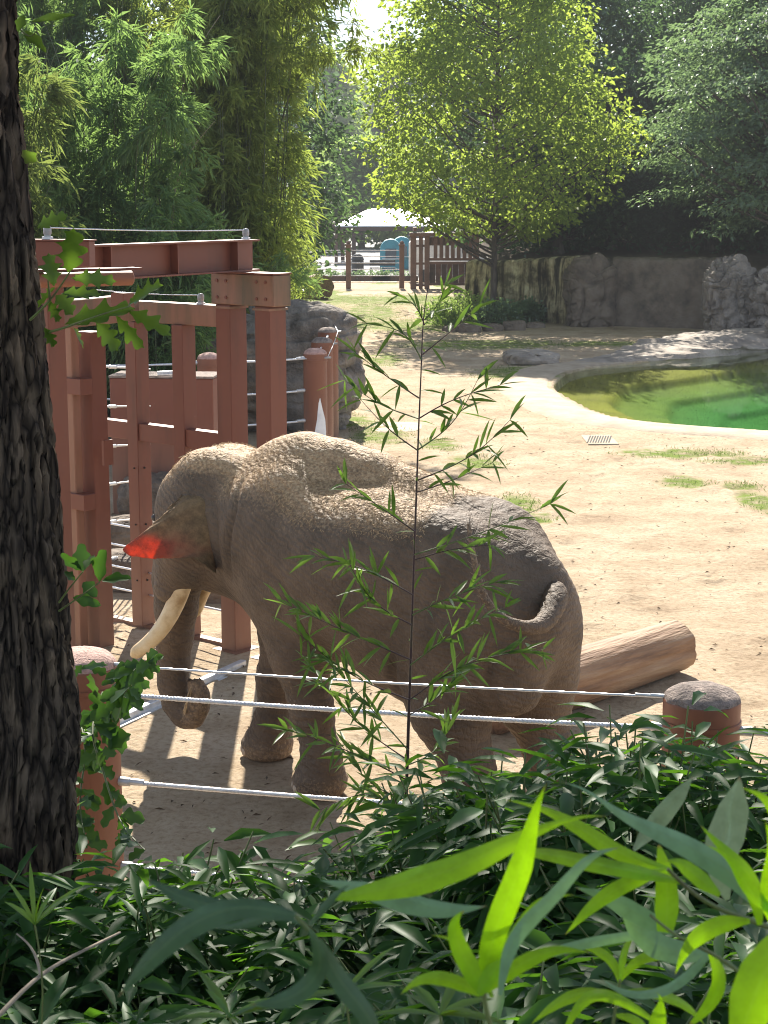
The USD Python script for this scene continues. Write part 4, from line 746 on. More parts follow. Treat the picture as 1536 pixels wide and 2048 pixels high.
rock('boulder', 'low dark boulder behind the gate portal', 'boulder', (-3.4, 33.6, 0), (2.4, 2.2, 2.0), 8, 'darkrock', .28, .8, 5, .10)
for px, py, sx, sz, sd_, lab in ((262, 1195, 1.0, .55, 4, 'sandy rock at the foot of the slatted gate, between its left slats'), (330, 1050, 1.3, .8, 6, 'brown rock half hidden by the elephant ear behind the gate'), (235, 1130, .9, .6, 9, 'dusty rock behind the gate tower edge'), (430, 1215, .9, .35, 12, 'low rock behind the tusks')):
    p = G(px, py); rock('rock', lab, 'rock', (p[0], p[1] + .5, -.05), (sx, sx * .8, sz), sd_, 'darkrock', .3, 1.5, 4, .08)
p = G(792, 852); rock('flat_stone', 'flat pale stone slab set in the sand between the bamboo sapling and the pond', 'stone', (p[0], p[1], -.06), (1.1, 1.5, .08), 14, 'palestone', .15, .8, 4, .05)
p = G(1060, 722); rock('flat_stone', 'grey stone lying in the sand short of the pond ledge', 'stone', (p[0], p[1], -.1), (1.5, 2.6, .42), 17, 'stonetop', .3, .9, 4, .12)
# rock ledge along the far side of the pond
def ledge(name, label, path, w, h, seed, mt):
    path = np.asarray(path, float); k = 170; c = bez(np.c_[path, np.zeros(len(path))], k); t_ = unit(np.gradient(c, axis=0)); nr = np.stack([-t_[:, 1], t_[:, 0], 0 * t_[:, 0]], -1)
    prof = np.array([(-.62, -.4), (-.6, .25), (-.52, .62), (-.3, .85), (0, 1.0), (.25, .92), (.42, .70), (.5, .35), (.53, -.1), (.5, -.9)]); m = 44
    s = np.r_[0, np.cumsum(np.linalg.norm(np.diff(prof, axis=0), axis=1))]; u = np.linspace(0, s[-1], m); pr = np.stack([np.interp(u, s, prof[:, 0]), np.interp(u, s, prof[:, 1])], 1)
    q = np.linspace(0, 1, k); W_ = np.interp(q, np.linspace(0, 1, len(w)), w); H_ = np.interp(q, np.linspace(0, 1, len(h)), h)
    V = c[:, None] + nr[:, None] * (pr[None, :, :1] * W_[:, None, None]) * -1 + np.array([0, 0, 1.0]) * (pr[None, :, 1:] * H_[:, None, None])
    d = (fbm(V * 1.1, 4, seed) - .5) * .55 + (fbm(V * [3.5, 3.5, 5], 3, seed + 2) - .5) * .2; st = np.abs(fbm(V * [.35, .35, 3.2], 3, seed + 5) - .5); d = d - .22 * np.clip(1 - st * 12, 0, 1)
    lay = np.floor(V[..., 2] * 7 + 2 * fbm(V * [.5, .5, .2], 2, seed + 9)) / 7; V[..., 2] += .5 * (lay - V[..., 2]) * (V[..., 2] > .06) + d * .6 * np.clip(H_, .1, .7)[:, None]; V[..., :2] += nr[:, None, :2] * (d * .9)[..., None]
    V[:, -6:, 2] = V[:, -6:, 2] + (np.linspace(0, 1, 6)[None] * (-.55 - V[:, -6:, 2]))
    o = c.mean(0); t = thing(name, label, 'rock', o); part('stone', (V.reshape(-1, 3) - o, grid_faces(k, m)), M[mt], t, 40)
lp = [G(1112, 733)[:2], G(1170, 727)[:2], G(1235, 720)[:2], G(1330, 708)[:2], G(1430, 694)[:2], G(1545, 684)[:2], np.array([15.5, 53.5]), np.array([19, 51])]
ledge('rock_ledge', 'long pale flat rock ledge along the far edge of the pond', lp, [.4, 1.5, 3.0, 3.6, 3.4, 3.2, 3.2], [.02, .10, .26, .36, .50, .66, .7], 3, 'stonetop')
p = G(1525, 690); rock('ledge_stone', 'pale stone block at the right end of the pond ledge', 'rock', (p[0] + .9, p[1] - .5, .0), (2.0, 1.6, 1.0), 21, 'stonetop', .25, .9, 5, .12)

# the moated rock wall behind: panels with streaks, columns of rock between
M['wall_streak'] = mat('streaked_wall', {'tc': ('texture_coordinate', {}), 'm': ('mapping', {'scale': (1.0, 1.0, .11)}), 'n': ('noise_texture', {'scale': 2.6, 'detail': 8.0, 'roughness': .7}),
    'r': ('rgb_ramp', {'ramp': [(.34, (.028, .026, .02)), (.45, (.11, .095, .06)), (.51, (.42, .35, .21)), (.6, (.62, .55, .35)), (.8, (.68, .61, .42))]}),
    'n2': ('noise_texture', {'scale': .9, 'detail': 6.0, 'roughness': .7}), 'r2': ('rgb_ramp', {'ramp': [(.40, (.13, .12, .10)), (.52, (.75, .72, .68)), (.6, (1, 1, 1))]}), 'mul': ('mix', {'mix_type': 'multiply', 'fac': .9}),
    'nb': ('noise_texture', {'scale': 5.0, 'detail': 6.0}), 'b': ('bump', {'strength': .8, 'distance': .1}), 'p': ('principled_bsdf', {'roughness': .9, 'specular_ior_level': .2})},
    [('tc.object', 'm.vector'), ('m.vector', 'n.vector'), ('n.fac', 'r.fac'), ('tc.object', 'n2.vector'), ('n2.fac', 'r2.fac'), ('r.color', 'mul.color1'), ('r2.color', 'mul.color2'), ('mul.color', 'p.base_color'), ('tc.object', 'nb.vector'), ('nb.fac', 'b.height'), ('b.normal', 'p.normal')], 'p.BSDF')
def wall(name, label, path, hts, thick, mt, seed, rough=.25, groove=.18):
    path = np.asarray(path, float); k = 130; c = bez_lin(np.c_[path, np.zeros(len(path))], k); t_ = unit(np.gradient(c, axis=0)); nr = np.stack([t_[:, 1], -t_[:, 0], 0 * t_[:, 0]], -1)   # towards the viewer when the path runs +x
    q = np.linspace(0, 1, k); H_ = np.interp(q, np.linspace(0, 1, len(hts)), hts) + .25 * (fbm(c * .9, 3, seed) - .5); m = 34
    zz = np.linspace(-.25, 1, m); V = np.zeros((k, m + 6, 3))
    for i in range(m): V[:, i] = c + nr * (.06 * (1 - zz[i])) + np.array([0, 0, 1.0]) * (zz[i] * H_)[:, None]
    for i, (o, dz) in enumerate(((.12, .07), (.4, .09), (.7, .06), (1.0, 0), (1.05, -.6), (1.08, -2.0))): V[:, m + i] = c - nr * (o * thick) + np.array([0, 0, 1.0]) * (H_ + dz)[:, None]
    d = (fbm(V * .8, 4, seed + 1) - .5) * 2 * rough + (fbm(V * [2.6, 2.6, 1.2], 3, seed + 4) - .5) * rough * .7 - groove * np.clip(1 - np.abs(fbm(V * [.8, .8, .12], 3, seed + 2) - .5) * 9, 0, 1)
    V[:, :, :2] += nr[:, None, :2] * d[..., None] * .8; V[:, m:, 2] += .12 * (fbm(V[:, m:] * 2, 3, seed) - .5)
    o = c.mean(0); t = thing(name, label, 'wall', o); v = V.reshape(-1, 3) - o
    part('face', (v, grid_faces(k, m + 6)[:, ::-1]), M[mt], t, 50)
    for e, s in ((0, 1), (k - 1, -1)):                                    # ends
        L = V[e] - o; ctr = L[:m].mean(0) - nr[e] * thick * .5; F = np.array([(i, i + 1, m + 6) for i in range(m + 5)]); part('end_face', (np.vstack([L, ctr]), F if s > 0 else F[:, ::-1]), M[mt], t, False)
    return t
wa = [D(941, 600, 68.5)[:2], D(932, 600, 66.0)[:2], D(1040, 600, 64.6)[:2], D(1150, 600, 62.6)[:2]]
H = lambda px, y0, d: float(D(px, y0, d)[2])
wall('streaked_wall', 'concrete enclosure wall streaked yellow and black behind the young tree trunk', wa, [H(950, 527, 67), H(950, 527, 65.8), H(1040, 521, 64.5), H(1150, 515, 62.8)], 1.0, 'wall_streak', 3, .16, .10)
wb = [D(1222, 600, 61.9)[:2], D(1300, 600, 61.3)[:2], D(1425, 600, 60.4)[:2]]
wall('brown_wall', 'dark brown rendered rock wall in shade between two rock columns', wb, [H(1250, 520, 61.9), H(1330, 522, 61.2), H(1420, 520, 60.4)], 1.0, 'darkrock', 9, .16, .08)
p = D(1183, 600, 62.0); rock('rock_column', 'dark craggy rock column between the streaked wall and the brown wall', 'rock', (p[0], p[1] + .2, -.2), (1.9, 1.8, H(1183, 506, 62) + .35), 23, 'darkrock', .25, .9, 6, .14)
p = D(1452, 600, 57.9); rock('rock_column', 'pale grey craggy rock column beside the pond ledge', 'rock', (p[0] + .15, p[1] + .3, -.2), (1.7, 2.0, H(1452, 507, 57.9) + .30), 31, 'sandrock', .25, 1.1, 6, .16)
p = D(1532, 600, 57.0); rock('rock_column', 'broad grey rock mass at the right end of the wall', 'rock', (p[0] + .9, p[1] + .6, -.2), (3.0, 2.2, H(1532, 538, 57) + .35), 37, 'sandrock', .25, 1.0, 6, .16)
for px, py, sd_, sz in ((905, 662, 41, .5), (942, 664, 43, .7), (985, 662, 45, .6), (1028, 660, 47, .75), (1070, 655, 49, .5)):
    q_ = G(px, py); rock('planter_stone', {905: 'outermost', 942: 'second', 985: 'third', 1028: 'fourth', 1070: 'last'}[px] + ' stone, counted from the sand, edging the plants under the streaked wall', 'stone', (q_[0], q_[1], -.08), (.45 + sz * .5, .5, sz * .62), sd_, 'darkrock', .4, 2, 3, .1)
# drain grate in the sand
gc = G(1199, 879); dg = thing('drain_grate', 'dark slotted drain grate set in pale concrete near the pond', 'grate', (gc[0], gc[1], float(ground_z(gc[0], gc[1])) + .012), 0)
part('surround', MB().box((0, 0, -.02), (.58, 1.25, .05), bev=.01).get(), M['rim'], dg)
for k in range(9): part('slot', MB().box((-.20 + k * .05, 0, .007), (.028, .95, .006), (1, -.18, 0)).get(), M['hole'], dg)

# ------------------------------------------------------------------ trees and bamboo behind
def blades(base, d, nrm, L, W, fold=.25):
    """small far leaves, two triangles each"""
    d = unit(d); s = unit(np.cross(d, nrm)); n = np.cross(s, d); N = len(base); L = np.broadcast_to(L, (N,))[:, None]; W = np.broadcast_to(W, (N,))[:, None]
    m = base + d * L * .45 + n * W * fold
    v = np.stack([base, m - s * W * .5, base + d * L - [0, 0, 1] * L * .12, m + s * W * .5], 1).reshape(-1, 3)
    k = np.arange(N)[:, None] * 4
    return v, np.vstack([k + [0, 1, 2], k + [0, 2, 3]])
def clustered(C, sp, per, L, W, flat=.6, up=.8, outward=None, droop=.15, seed=0, tilt=0.0):
    """leaves round the cluster centres C; sp: spread"""
    r = np.random.default_rng(seed); N = len(C) * per; i = np.repeat(np.arange(len(C)), per); sp = np.broadcast_to(np.asarray(sp, float), (len(C),))[i]
    g = r.normal(size=(N, 3)); g /= np.maximum(1, np.linalg.norm(g, axis=1) / 1.7)[:, None]; P = C[i] + g * sp[:, None] * [1, 1, flat]
    n = r.normal(size=(N, 3)) * .65 + [0, 0, up]; n = unit(n if outward is None else n + outward[i] * [tilt, tilt, 0]); d = r.normal(size=(N, 3)) * .7 + (unit(P - C[i]) * .6)
    if outward is not None: d = d + outward[i] * .8
    d[:, 2] -= droop; d = unit(d - n * (d * n).sum(1)[:, None] * .7)
    s = r.uniform(.65, 1.3, N); return blades(P, d, n, L * s, W * s)
def crown_points(n, base, zb, zt, R, seed, inner=.35, lump=.35, pw=1.0):
    """cluster centres in a crown: R(h) gives the radius at relative height h"""
    r = np.random.default_rng(seed); out = []
    while len(out) < n:
        h = r.uniform(0, 1) ** pw; a = r.uniform(0, 2 * PI); rad = R(h) * (1 + lump * (fbm(np.array([[math.cos(a) * 1.6, math.sin(a) * 1.6, h * 4 + seed]]), 3, seed)[0] - .5) * 2)
        q = inner + (1 - inner) * math.sqrt(r.uniform(0, 1)); out.append((base[0] + math.cos(a) * rad * q, base[1] + math.sin(a) * rad * q, zb + (zt - zb) * h))
    return np.array(out)
def limb(mb, a, b, r0, r1, rise=.25, n=6, k=6):
    a, b = np.asarray(a, float), np.asarray(b, float); m = (a + b) / 2 + np.array([0, 0, -rise * np.linalg.norm(b - a) * .5])
    mb.tube(bez([a, m, b], k), np.linspace(r0, r1, k), n, False)
def tree(name, label, cat, base, height, crown, leafm, per, L, W, sp, trunk_r, group=None, limbs=40, seed=1, flat=.6, up=.8, trunkm='bark', lean=(0, 0), droop=.15, outward=True, tilt=0.0):
    base = np.asarray(base, float); t = thing(name, label, cat, base, group=group); C = crown - base
    top = np.array([lean[0], lean[1], height * .93]); ax = bez([(0, 0, -.3), (lean[0] * .3, lean[1] * .3, height * .4), top], 12)
    part('trunk', MB().tube(ax, np.linspace(trunk_r, trunk_r * .12, 12), 10).get(), M[trunkm], t, True)
    r = np.random.default_rng(seed); mb = MB(); order = r.permutation(len(C))[:limbs]
    for i in order:
        h = np.clip(C[i][2] - np.linalg.norm(C[i][:2]) * .55, height * .12, height * .85); k = h / height; a = np.array([np.interp(h, ax[:, 2], ax[:, 0]), np.interp(h, ax[:, 2], ax[:, 1]), h])
        limb(mb, a, C[i], trunk_r * (.42 - .3 * k), .012, .12)
    if limbs: part('limb', mb.get(), M[trunkm], t, True, kind='stuff')
    axis = np.stack([np.interp(C[:, 2], ax[:, 2], ax[:, 0]), np.interp(C[:, 2], ax[:, 2], ax[:, 1]), C[:, 2]], 1); ow = unit(C - axis) if outward else None
    part('crown', clustered(C, sp, per, L, W, flat, up, ow, droop, seed, tilt), M[leafm], t, kind='stuff')
    return t
# young plane tree in front of the streaked wall
pb_ = G(990, 645); pb_[2] = 0
def Rs(h): return np.interp(h, [0, .12, .3, .45, .6, .8, 1], [2.4, 4.3, 4.9, 4.3, 3.6, 2.7, .8])
tree('plane_tree', 'young yellow-green plane tree with a thin straight trunk before the streaked wall', 'tree', (4.0, 62.6, 0), 15.2, crown_points(600, (3.85, 62.4), 3.5, 15.2, Rs, 5, .2, .45), 'sycamore', 52, .19, .145, .45, .13, limbs=150, seed=5, flat=.6, up=.5, lean=(.1, 0))
# layered tree at the right, flat lit sprays
lt = np.array([15.6, 61.5, 2.2]); mbp = []; r_ = np.random.default_rng(21)
for i in range(150):
    h = r_.uniform(0, 1); z = 3.6 + h * 9.0; a = r_.uniform(PI * .5, PI * 1.75); ln = np.interp(h, [0, .12, .35, .7, 1], [4.4, 6.2, 7.0, 5.6, 2.4]) * r_.uniform(.75, 1.08)
    d = np.array([math.cos(a), math.sin(a), 0]); s_ = np.array([-d[1], d[0], 0])
    for q in np.linspace(.3, 1, 6):
        for w in (-1, 0, 1): mbp.append(lt + [0, 0, z - 2.0] + d * ln * q + s_ * w * (1 - q * .6) * 1.0 + [0, 0, .9 * q - 1.35 * q * q + r_.normal() * .1])
tree('layered_tree', 'tall tree with flat layered branches lit from behind, over the grey rock column', 'tree', lt, 12.0, np.array(mbp), 'beech', 20, .20, .10, .38, .32, limbs=260, seed=22, flat=.22, up=1.5, droop=.3, tilt=.8)
# dark trees behind the wall
DK = [(7.0, 76, 12.2, 4.6, 31), (11.4, 79, 12.6, 5.2, 32), (16.0, 78, 12.6, 5.2, 33), (21.0, 78, 12.6, 5.5, 34), (9.3, 70.5, 7.5, 3.0, 35), (13.2, 69.5, 6.8, 3.0, 36), (18.0, 69.5, 8.0, 3.6, 37), (26.5, 82, 13.2, 6.0, 38), (7.0, 69.0, 5.4, 2.2, 39), (17.5, 90, 15.0, 6.5, 40), (25, 72, 11, 4.6, 41)]
dl = ['dark tree rising just right of the plane tree crown', 'tall dark tree in the shadow between the plane tree and the layered tree', 'dark tree filling the gap behind the layered branches', 'dark tree behind the layered tree, near the picture edge', 'low dark tree above the brown wall, beside the plane trunk', 'dark bushy tree hanging over the brown wall', 'dark bushy tree over the grey rock column', 'tall dark tree outside the right end of the wall', 'small dark tree above the streaked wall', 'tallest dark tree far behind the layered tree', 'dark tree over the right end of the wall']
for (x, y, h, R_, sd), lab in zip(DK, dl):
    def Rd(q, R_=R_): return R_ * np.interp(q, [0, .2, .5, .8, 1], [.8, 1, 1, .9, .55])
    z0 = 2.3 if y < 80 else 3.0; tree('dark_tree', lab, 'tree', (x, y, z0), h, crown_points(int(26 * R_ * h ** .5), (x, y), z0 + h * .06, z0 + h, Rd, sd, .45, .4), 'dark_leaf', 34, .30, .17, .75, .2 + h * .012, limbs=26, seed=sd, flat=.55)
for k, (x, y, h, R_, lab) in enumerate(((-15.5, 62, 21, 5.5, 'dark tree behind the bamboo, far left'), (-9.5, 66, 20, 5.0, 'dark tree behind the bamboo, in its middle'), (-5.2, 72, 15, 3.6, 'dark tree behind the leaning bamboo'))):
    def Rd(q, R_=R_): return R_ * np.interp(q, [0, .2, .5, .8, 1], [.75, 1, .95, .65, .15])
    tree('dark_tree', lab, 'tree', (x, y, .6), h, crown_points(int(24 * R_ * h ** .5), (x, y), 1.5, h, Rd, 140 + k, .45, .4), 'dark_leaf', 34, .30, .17, .75, .4, limbs=20, seed=140 + k, flat=.55)
# bamboo
def bamboo(label, cx, cy, rx, ry, hgt, nculm, per, seed, leafm='bamboo', lean=(0, 0), z0=.5, spread_=1.5, Lf=.27, Wf=.042, low=.10):
    r = np.random.default_rng(seed); o = np.array([cx, cy, z0]); t = thing('bamboo_clump', label, 'bamboo', o); bases, dirs, nrm, B = [], [], [], MB()
    culms = []
    for i in range(nculm):
        a = r.uniform(0, 2 * PI); q = math.sqrt(r.uniform(0, 1)); b = np.array([math.cos(a) * rx * q, math.sin(a) * ry * q, -.2]); h = hgt * r.uniform(.72, 1.05)
        lv = np.array([math.cos(a) * q * spread_ + lean[0], math.sin(a) * q * spread_ * .7 + lean[1], 0]) * r.uniform(.6, 1.3)
        c = bez([b, b + lv * .22 + [0, 0, h * .45], b + lv * .62 + [0, 0, h * .82], b + lv * 1.25 + [0, 0, h * (.97 - .05 * np.linalg.norm(lv))]], 24); culms.append(c)
        mb = MB().tube(c, np.linspace(.020, .005, 24), 6, False); B.add(*mb.get()) if i >= 40 else part('culm', mb.get(), M['greystem' if r.random() < .08 else 'culm'], t, True)
        for k in range(int(h * 1.5)):                                    # plumes: bunches of drooping leaves round a branch
            u = r.uniform(low, 1) ** .85; p = np.array([np.interp(u * 23, np.arange(24), c[:, j]) for j in range(3)]); aa = r.uniform(0, 2 * PI); bl_ = r.uniform(.5, 1.15) * (1.1 - .5 * u)
            d = unit(np.array([math.cos(aa), math.sin(aa), r.uniform(.1, .8)])); nb = 5
            for _ in range(nb):
                d2 = unit(d + r.normal(size=3) * .45); m = per; f = r.uniform(.3, 1.0, m)[:, None]; e = bl_ * r.uniform(.6, 1.1)
                pp = p + d2 * e * f - np.array([0, 0, .55]) * e * f * f + r.normal(size=(m, 3)) * .045
                bases.append(pp); dirs.append(d2[None] * .9 + r.normal(size=(m, 3)) * .5 + np.array([0, 0, -.75])); nrm.append(unit(r.normal(size=(m, 3)) * .5 + [0, 0, .9]))
    if nculm > 40: part('culm', B.get(), M['culm'], t, True, kind='stuff')
    bs, ds, ns = np.vstack(bases), np.vstack(dirs), np.vstack(nrm); s = r.uniform(.7, 1.25, len(bs))
    part('foliage', blades(bs, ds, ns, Lf * s, Wf * s), M[leafm], t, kind='stuff'); return t
bamboo('leafy bamboo clump close behind the slatted gate', D(215, 500, 32)[0], 32.0, 1.15, 1.3, 7.9, 46, 15, 51, 'bamboo', spread_=1.15)
bamboo('bushy bamboo clump with low drooping sprays behind the roof beam', D(330, 500, 31)[0], 31.0, .9, .8, 4.2, 26, 15, 56, 'bamboo', spread_=.9)
bamboo('tall olive bamboo clump leaning towards the gap of sky', D(432, 500, 38)[0], 38.5, 1.1, 1.4, 12.0, 62, 12, 52, 'bamboo_b', lean=(1.75, 0), spread_=1.2)
bamboo('second tall bamboo clump behind the leaning one', D(375, 500, 43)[0], 43.0, 1.4, 1.5, 12.5, 48, 11, 53, 'bamboo_b', lean=(.2, 0))
bamboo('dark bamboo clump far behind the oak trunk', D(60, 500, 42)[0], 42.0, 2.2, 1.5, 12.0, 56, 14, 54, 'bamboo')
bamboo('bright bamboo sprays just right of the oak trunk', D(50, 400, 28)[0] - .35, 28.2, .45, .5, 7.0, 14, 14, 55, 'bright_leaf', spread_=.8, low=.35)
bamboo('low bamboo growth between the gate and the boulder', D(450, 700, 36)[0], 36.0, 1.0, .8, 3.4, 22, 14, 57, 'bamboo', spread_=.8)
def bush(name, label, base, R_, h, leafm, n, per, L, W, sp, seed, cat='bush', kind=None):
    base = np.asarray(base, float); t = thing(name, label, cat, base, kind=kind); r = np.random.default_rng(seed); mb = MB(); C = crown_points(n, (0, 0), .1, h, lambda q: R_ * np.interp(q, [0, .4, 1], [.8, 1, .4]), seed, .2, .4)
    for c in C[:min(n, 16)]: mb.tube(bez([(r.normal() * .06, r.normal() * .06, -.1), c * [.5, .5, .55], c], 5), np.linspace(.016, .004, 5), 4, False)
    part('stem', mb.get(), M['twig'], t, True, kind='stuff'); part('foliage', clustered(C, sp, per, L, W, .8, .6, unit(C), .1, seed), M[leafm], t, kind='stuff'); return t
q = D(585, 560, 44); bush('shrub', 'pale green shrub at the foot of the leaning bamboo, beside the white barrel', (q[0], 44, 0), .75, 3.1, 'bright_leaf', 90, 40, .17, .04, .22, 61)
q = D(548, 520, 41); bush('shrub', 'shrub under the leaning bamboo beside the end of the roof beam', (q[0], 41, .3), .8, 2.6, 'bamboo_b', 90, 36, .18, .04, .25, 62)
for k, (px, py, w, h) in enumerate(((900, 655, .9, .7), (945, 650, 1.0, .9), (1000, 655, .9, .7), (1050, 650, .8, .6))):
    q = G(px, py); bush('low_plant', ['low leafy plant at the sunny corner of the streaked wall', 'pale leafy plant before the streaked wall, just left of the plane trunk', 'leafy plant at the foot of the plane tree trunk', 'dim leafy plant under the streaked wall near the dark rock column'][k], (q[0], q[1] + 1.0, 0), w, h, 'far_leaf' if k < 2 else 'beech', 50, 30, .16, .08, .22, 70 + k, 'plant')
# far trees beyond the plaza
FT = [(D(px, 300, d)[0], d, float(D(px, yt, d)[2]), rp / FPX * d, lm, lab, sd) for px, yt, d, rp, lm, lab, sd in (
    (722, 282, 165, 95, 'far_leaf', 'sunny green tree beyond the pavilion, below the gap of sky', 81), (652, 118, 260, 75, 'far_leaf', 'tall blue-green tree beyond the leaning bamboo', 82), (798, 92, 240, 42, 'dark_leaf', 'tall dark tree right of the sky gap, behind the plane tree', 83),
    (612, 300, 180, 70, 'dark_leaf', 'round tree at the left end of the pergola', 84), (905, 40, 230, 90, 'dark_leaf', 'broad far tree hidden by the plane tree crown', 85), (540, -60, 240, 110, 'dark_leaf', 'far tree behind the bamboo clumps', 86), (690, 235, 300, 60, 'far_leaf', 'hazy tree at the end of the plaza', 87),
    (790, 300, 210, 60, 'far_leaf', 'hazy tree behind the pavilion roof', 88), (1010, -100, 240, 110, 'dark_leaf', 'tall far tree behind the plane tree trunk', 89), (745, 205, 420, 60, 'far_leaf', 'hazy far tree right under the hill', 90), (700, 165, 480, 50, 'far_leaf', 'hazy far tree left under the hill', 91), (640, 340, 150, 45, 'far_leaf', 'small round tree just left of the pavilion roof', 92))]
for x, y, h, R_, lm, lab, sd in FT:
    def Rf(q, R_=R_): return R_ * np.interp(q, [0, .2, .5, .8, 1], [.7, 1, .95, .65, .2])
    k = max(1.0, y / 160); tree('far_tree', lab, 'tree', (x, y, 0), h, crown_points(170, (x, y), h * .10, h, Rf, sd, .5, .4), lm, 42, .62 * k, .42 * k, R_ * .20, .4, limbs=16, seed=sd)
# wooded hill on the skyline with a building
hx = np.linspace(-520, 420, 120); hy = np.linspace(900, 2400, 26); HX, HY = np.meshgrid(hx, hy, indexing='ij'); cz = 92 + 24 * np.exp(-((HX + 130) / 160) ** 2)
HZ = cz * np.sin(np.clip((HY - 900) / 900, 0, 1) * PI / 2) + 9 * (fbm(np.stack([HX * .02, HY * .02, 0 * HX], -1), 4, 3) - .5) + 7 * (fbm(np.stack([HX * .09, HY * .06, 0 * HX], -1), 2, 6) - .5) - 6
tag(part('hill', (np.stack([HX, HY, HZ], -1).reshape(-1, 3), grid_faces(120, 26)), M['hillgreen'], None, True), 'hazy wooded hill on the skyline', kind='structure')
q = D(741, 122, 1750); tb = thing('tower_block', 'small pale building on the far skyline in the gap between trees', 'building', (q[0], 1750, q[2] - 26))
part('wall', MB().box((0, 0, 16), (9, 9, 34)).get(), M['concretefar'], tb); part('lower_wall', MB().box((-7, -1, 11), (8, 9, 22)).get(), M['concretefar'], tb)
for k in range(6): part('window_band', MB().box((0, -4.6, 18 + k * 2.6), (8, .3, 1.0)).get(), M['darkglass'], tb)

# ------------------------------------------------------------------ far fence, gate, plaza
fp = [G(697, 577), G(803, 575), G(560, 579)]; fp = [np.array([p[0], 88.5, 0]) for p in fp]
for p, lab in zip(fp, ('brown far fence post standing alone on the grass edge', 'brown far fence post beside the timber gate', 'brown far fence post behind the pale shrub')):
    t = thing('fence_post', lab, 'fence post', p); part('post', MB().box((0, 0, 1.1), (.26, .26, 2.2), bev=.02).get(), M['brownwood'], t); part('cap', MB().box((0, 0, 2.23), (.34, .34, .09), bev=.02).get(), M['brownwood'], t); part('finial', MB().lathe([(.10, 2.27), (.12, 2.34), (.07, 2.42), (.001, 2.44)], n=12).get(), M['brownwood'], t, True)
zs = [.33, .66, .98, 1.31, 1.64, 1.95]
for i, z in enumerate(zs):
    for (a, b), wl in (((fp[0], fp[1]), 'between the two far fence posts'), ((fp[2], fp[0]), 'running left from the lone far fence post')):
        t = thing('fence_cable', f'{["lowest", "second", "third", "fourth", "fifth", "top"][i]} steel cable {wl}', 'cable', a); part('strand', MB().tube([(0, 0, z), b - a + [0, 0, z]], .022, 6).get(), M['cable'], t)
gx0, gx1 = D(824, 575, 88)[0], D(954, 575, 88)[0]; gw = gx1 - gx0; g = thing('timber_gate', 'brown timber gate of posts and boarded panels at the far fence', 'gate', (gx0, 88, 0))
hg = 2.68
for u, w_, h_ in ((.02, .30, hg), (.135, .2, hg), (.23, .26, hg), (.98, .30, hg)): part('post', MB().box((gw * u, 0, h_ / 2), (w_, .3, h_), bev=.02).get(), M['brownwood'], g)
part('top_beam', MB().box((gw * .5, -.02, hg + .08), (gw + .3, .42, .18), bev=.02).get(), M['brownwood'], g)
part('gable_brace', MB().box((gw * .04, 0, hg + .34), (.18, .9, .18), (1, 0, 0)).get(), M['brownwood'], g)
part('head_board', MB().box((gw * .62, .05, 2.42), (gw * .74, .06, .42)).get(), M['brownwood'], g)
for z in (.25, 1.32, 1.52): part('rail', MB().box((gw * .6, -.02, z), (gw * .76, .16, .13)).get(), M['brownwood'], g)
for z in (.2, 1.3, 2.2): part('rail', MB().box((gw * .12, 0, z), (gw * .22, .14, .12)).get(), M['brownwood'], g)
for k in range(8):
    x = gw * (.27 + .71 * (k + .5) / 8)
    part('board', MB().box((x, .04, .80), (gw * .71 / 8 - .012, .08, 1.05)).get(), M['brownwood' if k % 2 else 'darkwood'], g)
    part('upright', MB().box((x + gw * .71 / 16, 0, 2.1), (.19, .18, 1.1)).get(), M['brownwood'], g)
def wheel(t, c, r, w): part('wheel', MB().tube([np.array(c) - [0, w / 2, 0], np.array(c) + [0, w / 2, 0]], r, 18).get(), M['black'], t, 40)
vx = (D(865, 510, 96)[0] + D(940, 510, 96)[0]) / 2; van = thing('white_van', 'white van parked behind the timber gate', 'van', (vx, 96, 0))
prof = Polygon([(-2.3, .45), (-2.3, 2.15), (-2.1, 2.3), (.9, 2.3), (1.5, 1.45), (2.35, 1.2), (2.4, .45)]).buffer(.06)
vm_ = trimesh.creation.extrude_polygon(prof, 1.8, engine='earcut'); vm_.apply_transform(trimesh.transformations.rotation_matrix(PI / 2, (1, 0, 0))); vm_.apply_translation((0, .9, 0)); part('body', vm_, M['white_paint'], van, 40)
part('window', MB().box((.9, -.97, 1.85), (.7, .03, .5)).get(), M['darkglass'], van)
for x in (-1.5, 1.5): wheel(van, (x, -.8, .36), .36, .22)
# pavilion with white roof and dark pergola
pd_ = 126; P_ = lambda px, py: D(px, py, pd_); pc0 = P_(752, 500); pv_ = thing('pavilion', 'open pavilion with white hipped roof and dark timber posts on the plaza', 'pavilion', (pc0[0], pd_, 0))
ez = P_(750, 450)[2]; az = P_(750, 417)[2]; xl, xr = P_(672, 450)[0] - pc0[0], P_(905, 450)[0] - pc0[0]
v = np.array([(xl, -2.6, ez), (xr, -2.6, ez), (xr, 4, ez), (xl, 4, ez), (xl * .15, .7, az), (xr * .3, .7, az)]); v = np.vstack([v, v - [0, 0, .10]])
f = [(0, 1, 5), (0, 5, 4), (1, 2, 5), (2, 3, 4), (2, 4, 5), (3, 0, 4)]; f = f + [(c + 6, b + 6, a + 6) for a, b, c in f] + sum([[(a, a + 6, b + 6), (a, b + 6, b)] for a, b in ((1, 0), (2, 1), (3, 2), (0, 3))], [])
part('roof', (v, np.array(f)), M['roofwhite'], pv_)
part('eave_beam', MB().box(((xl + xr) / 2, -2.5, ez - .24), (xr - xl, .16, .3)).get(), M['darkwood'], pv_)
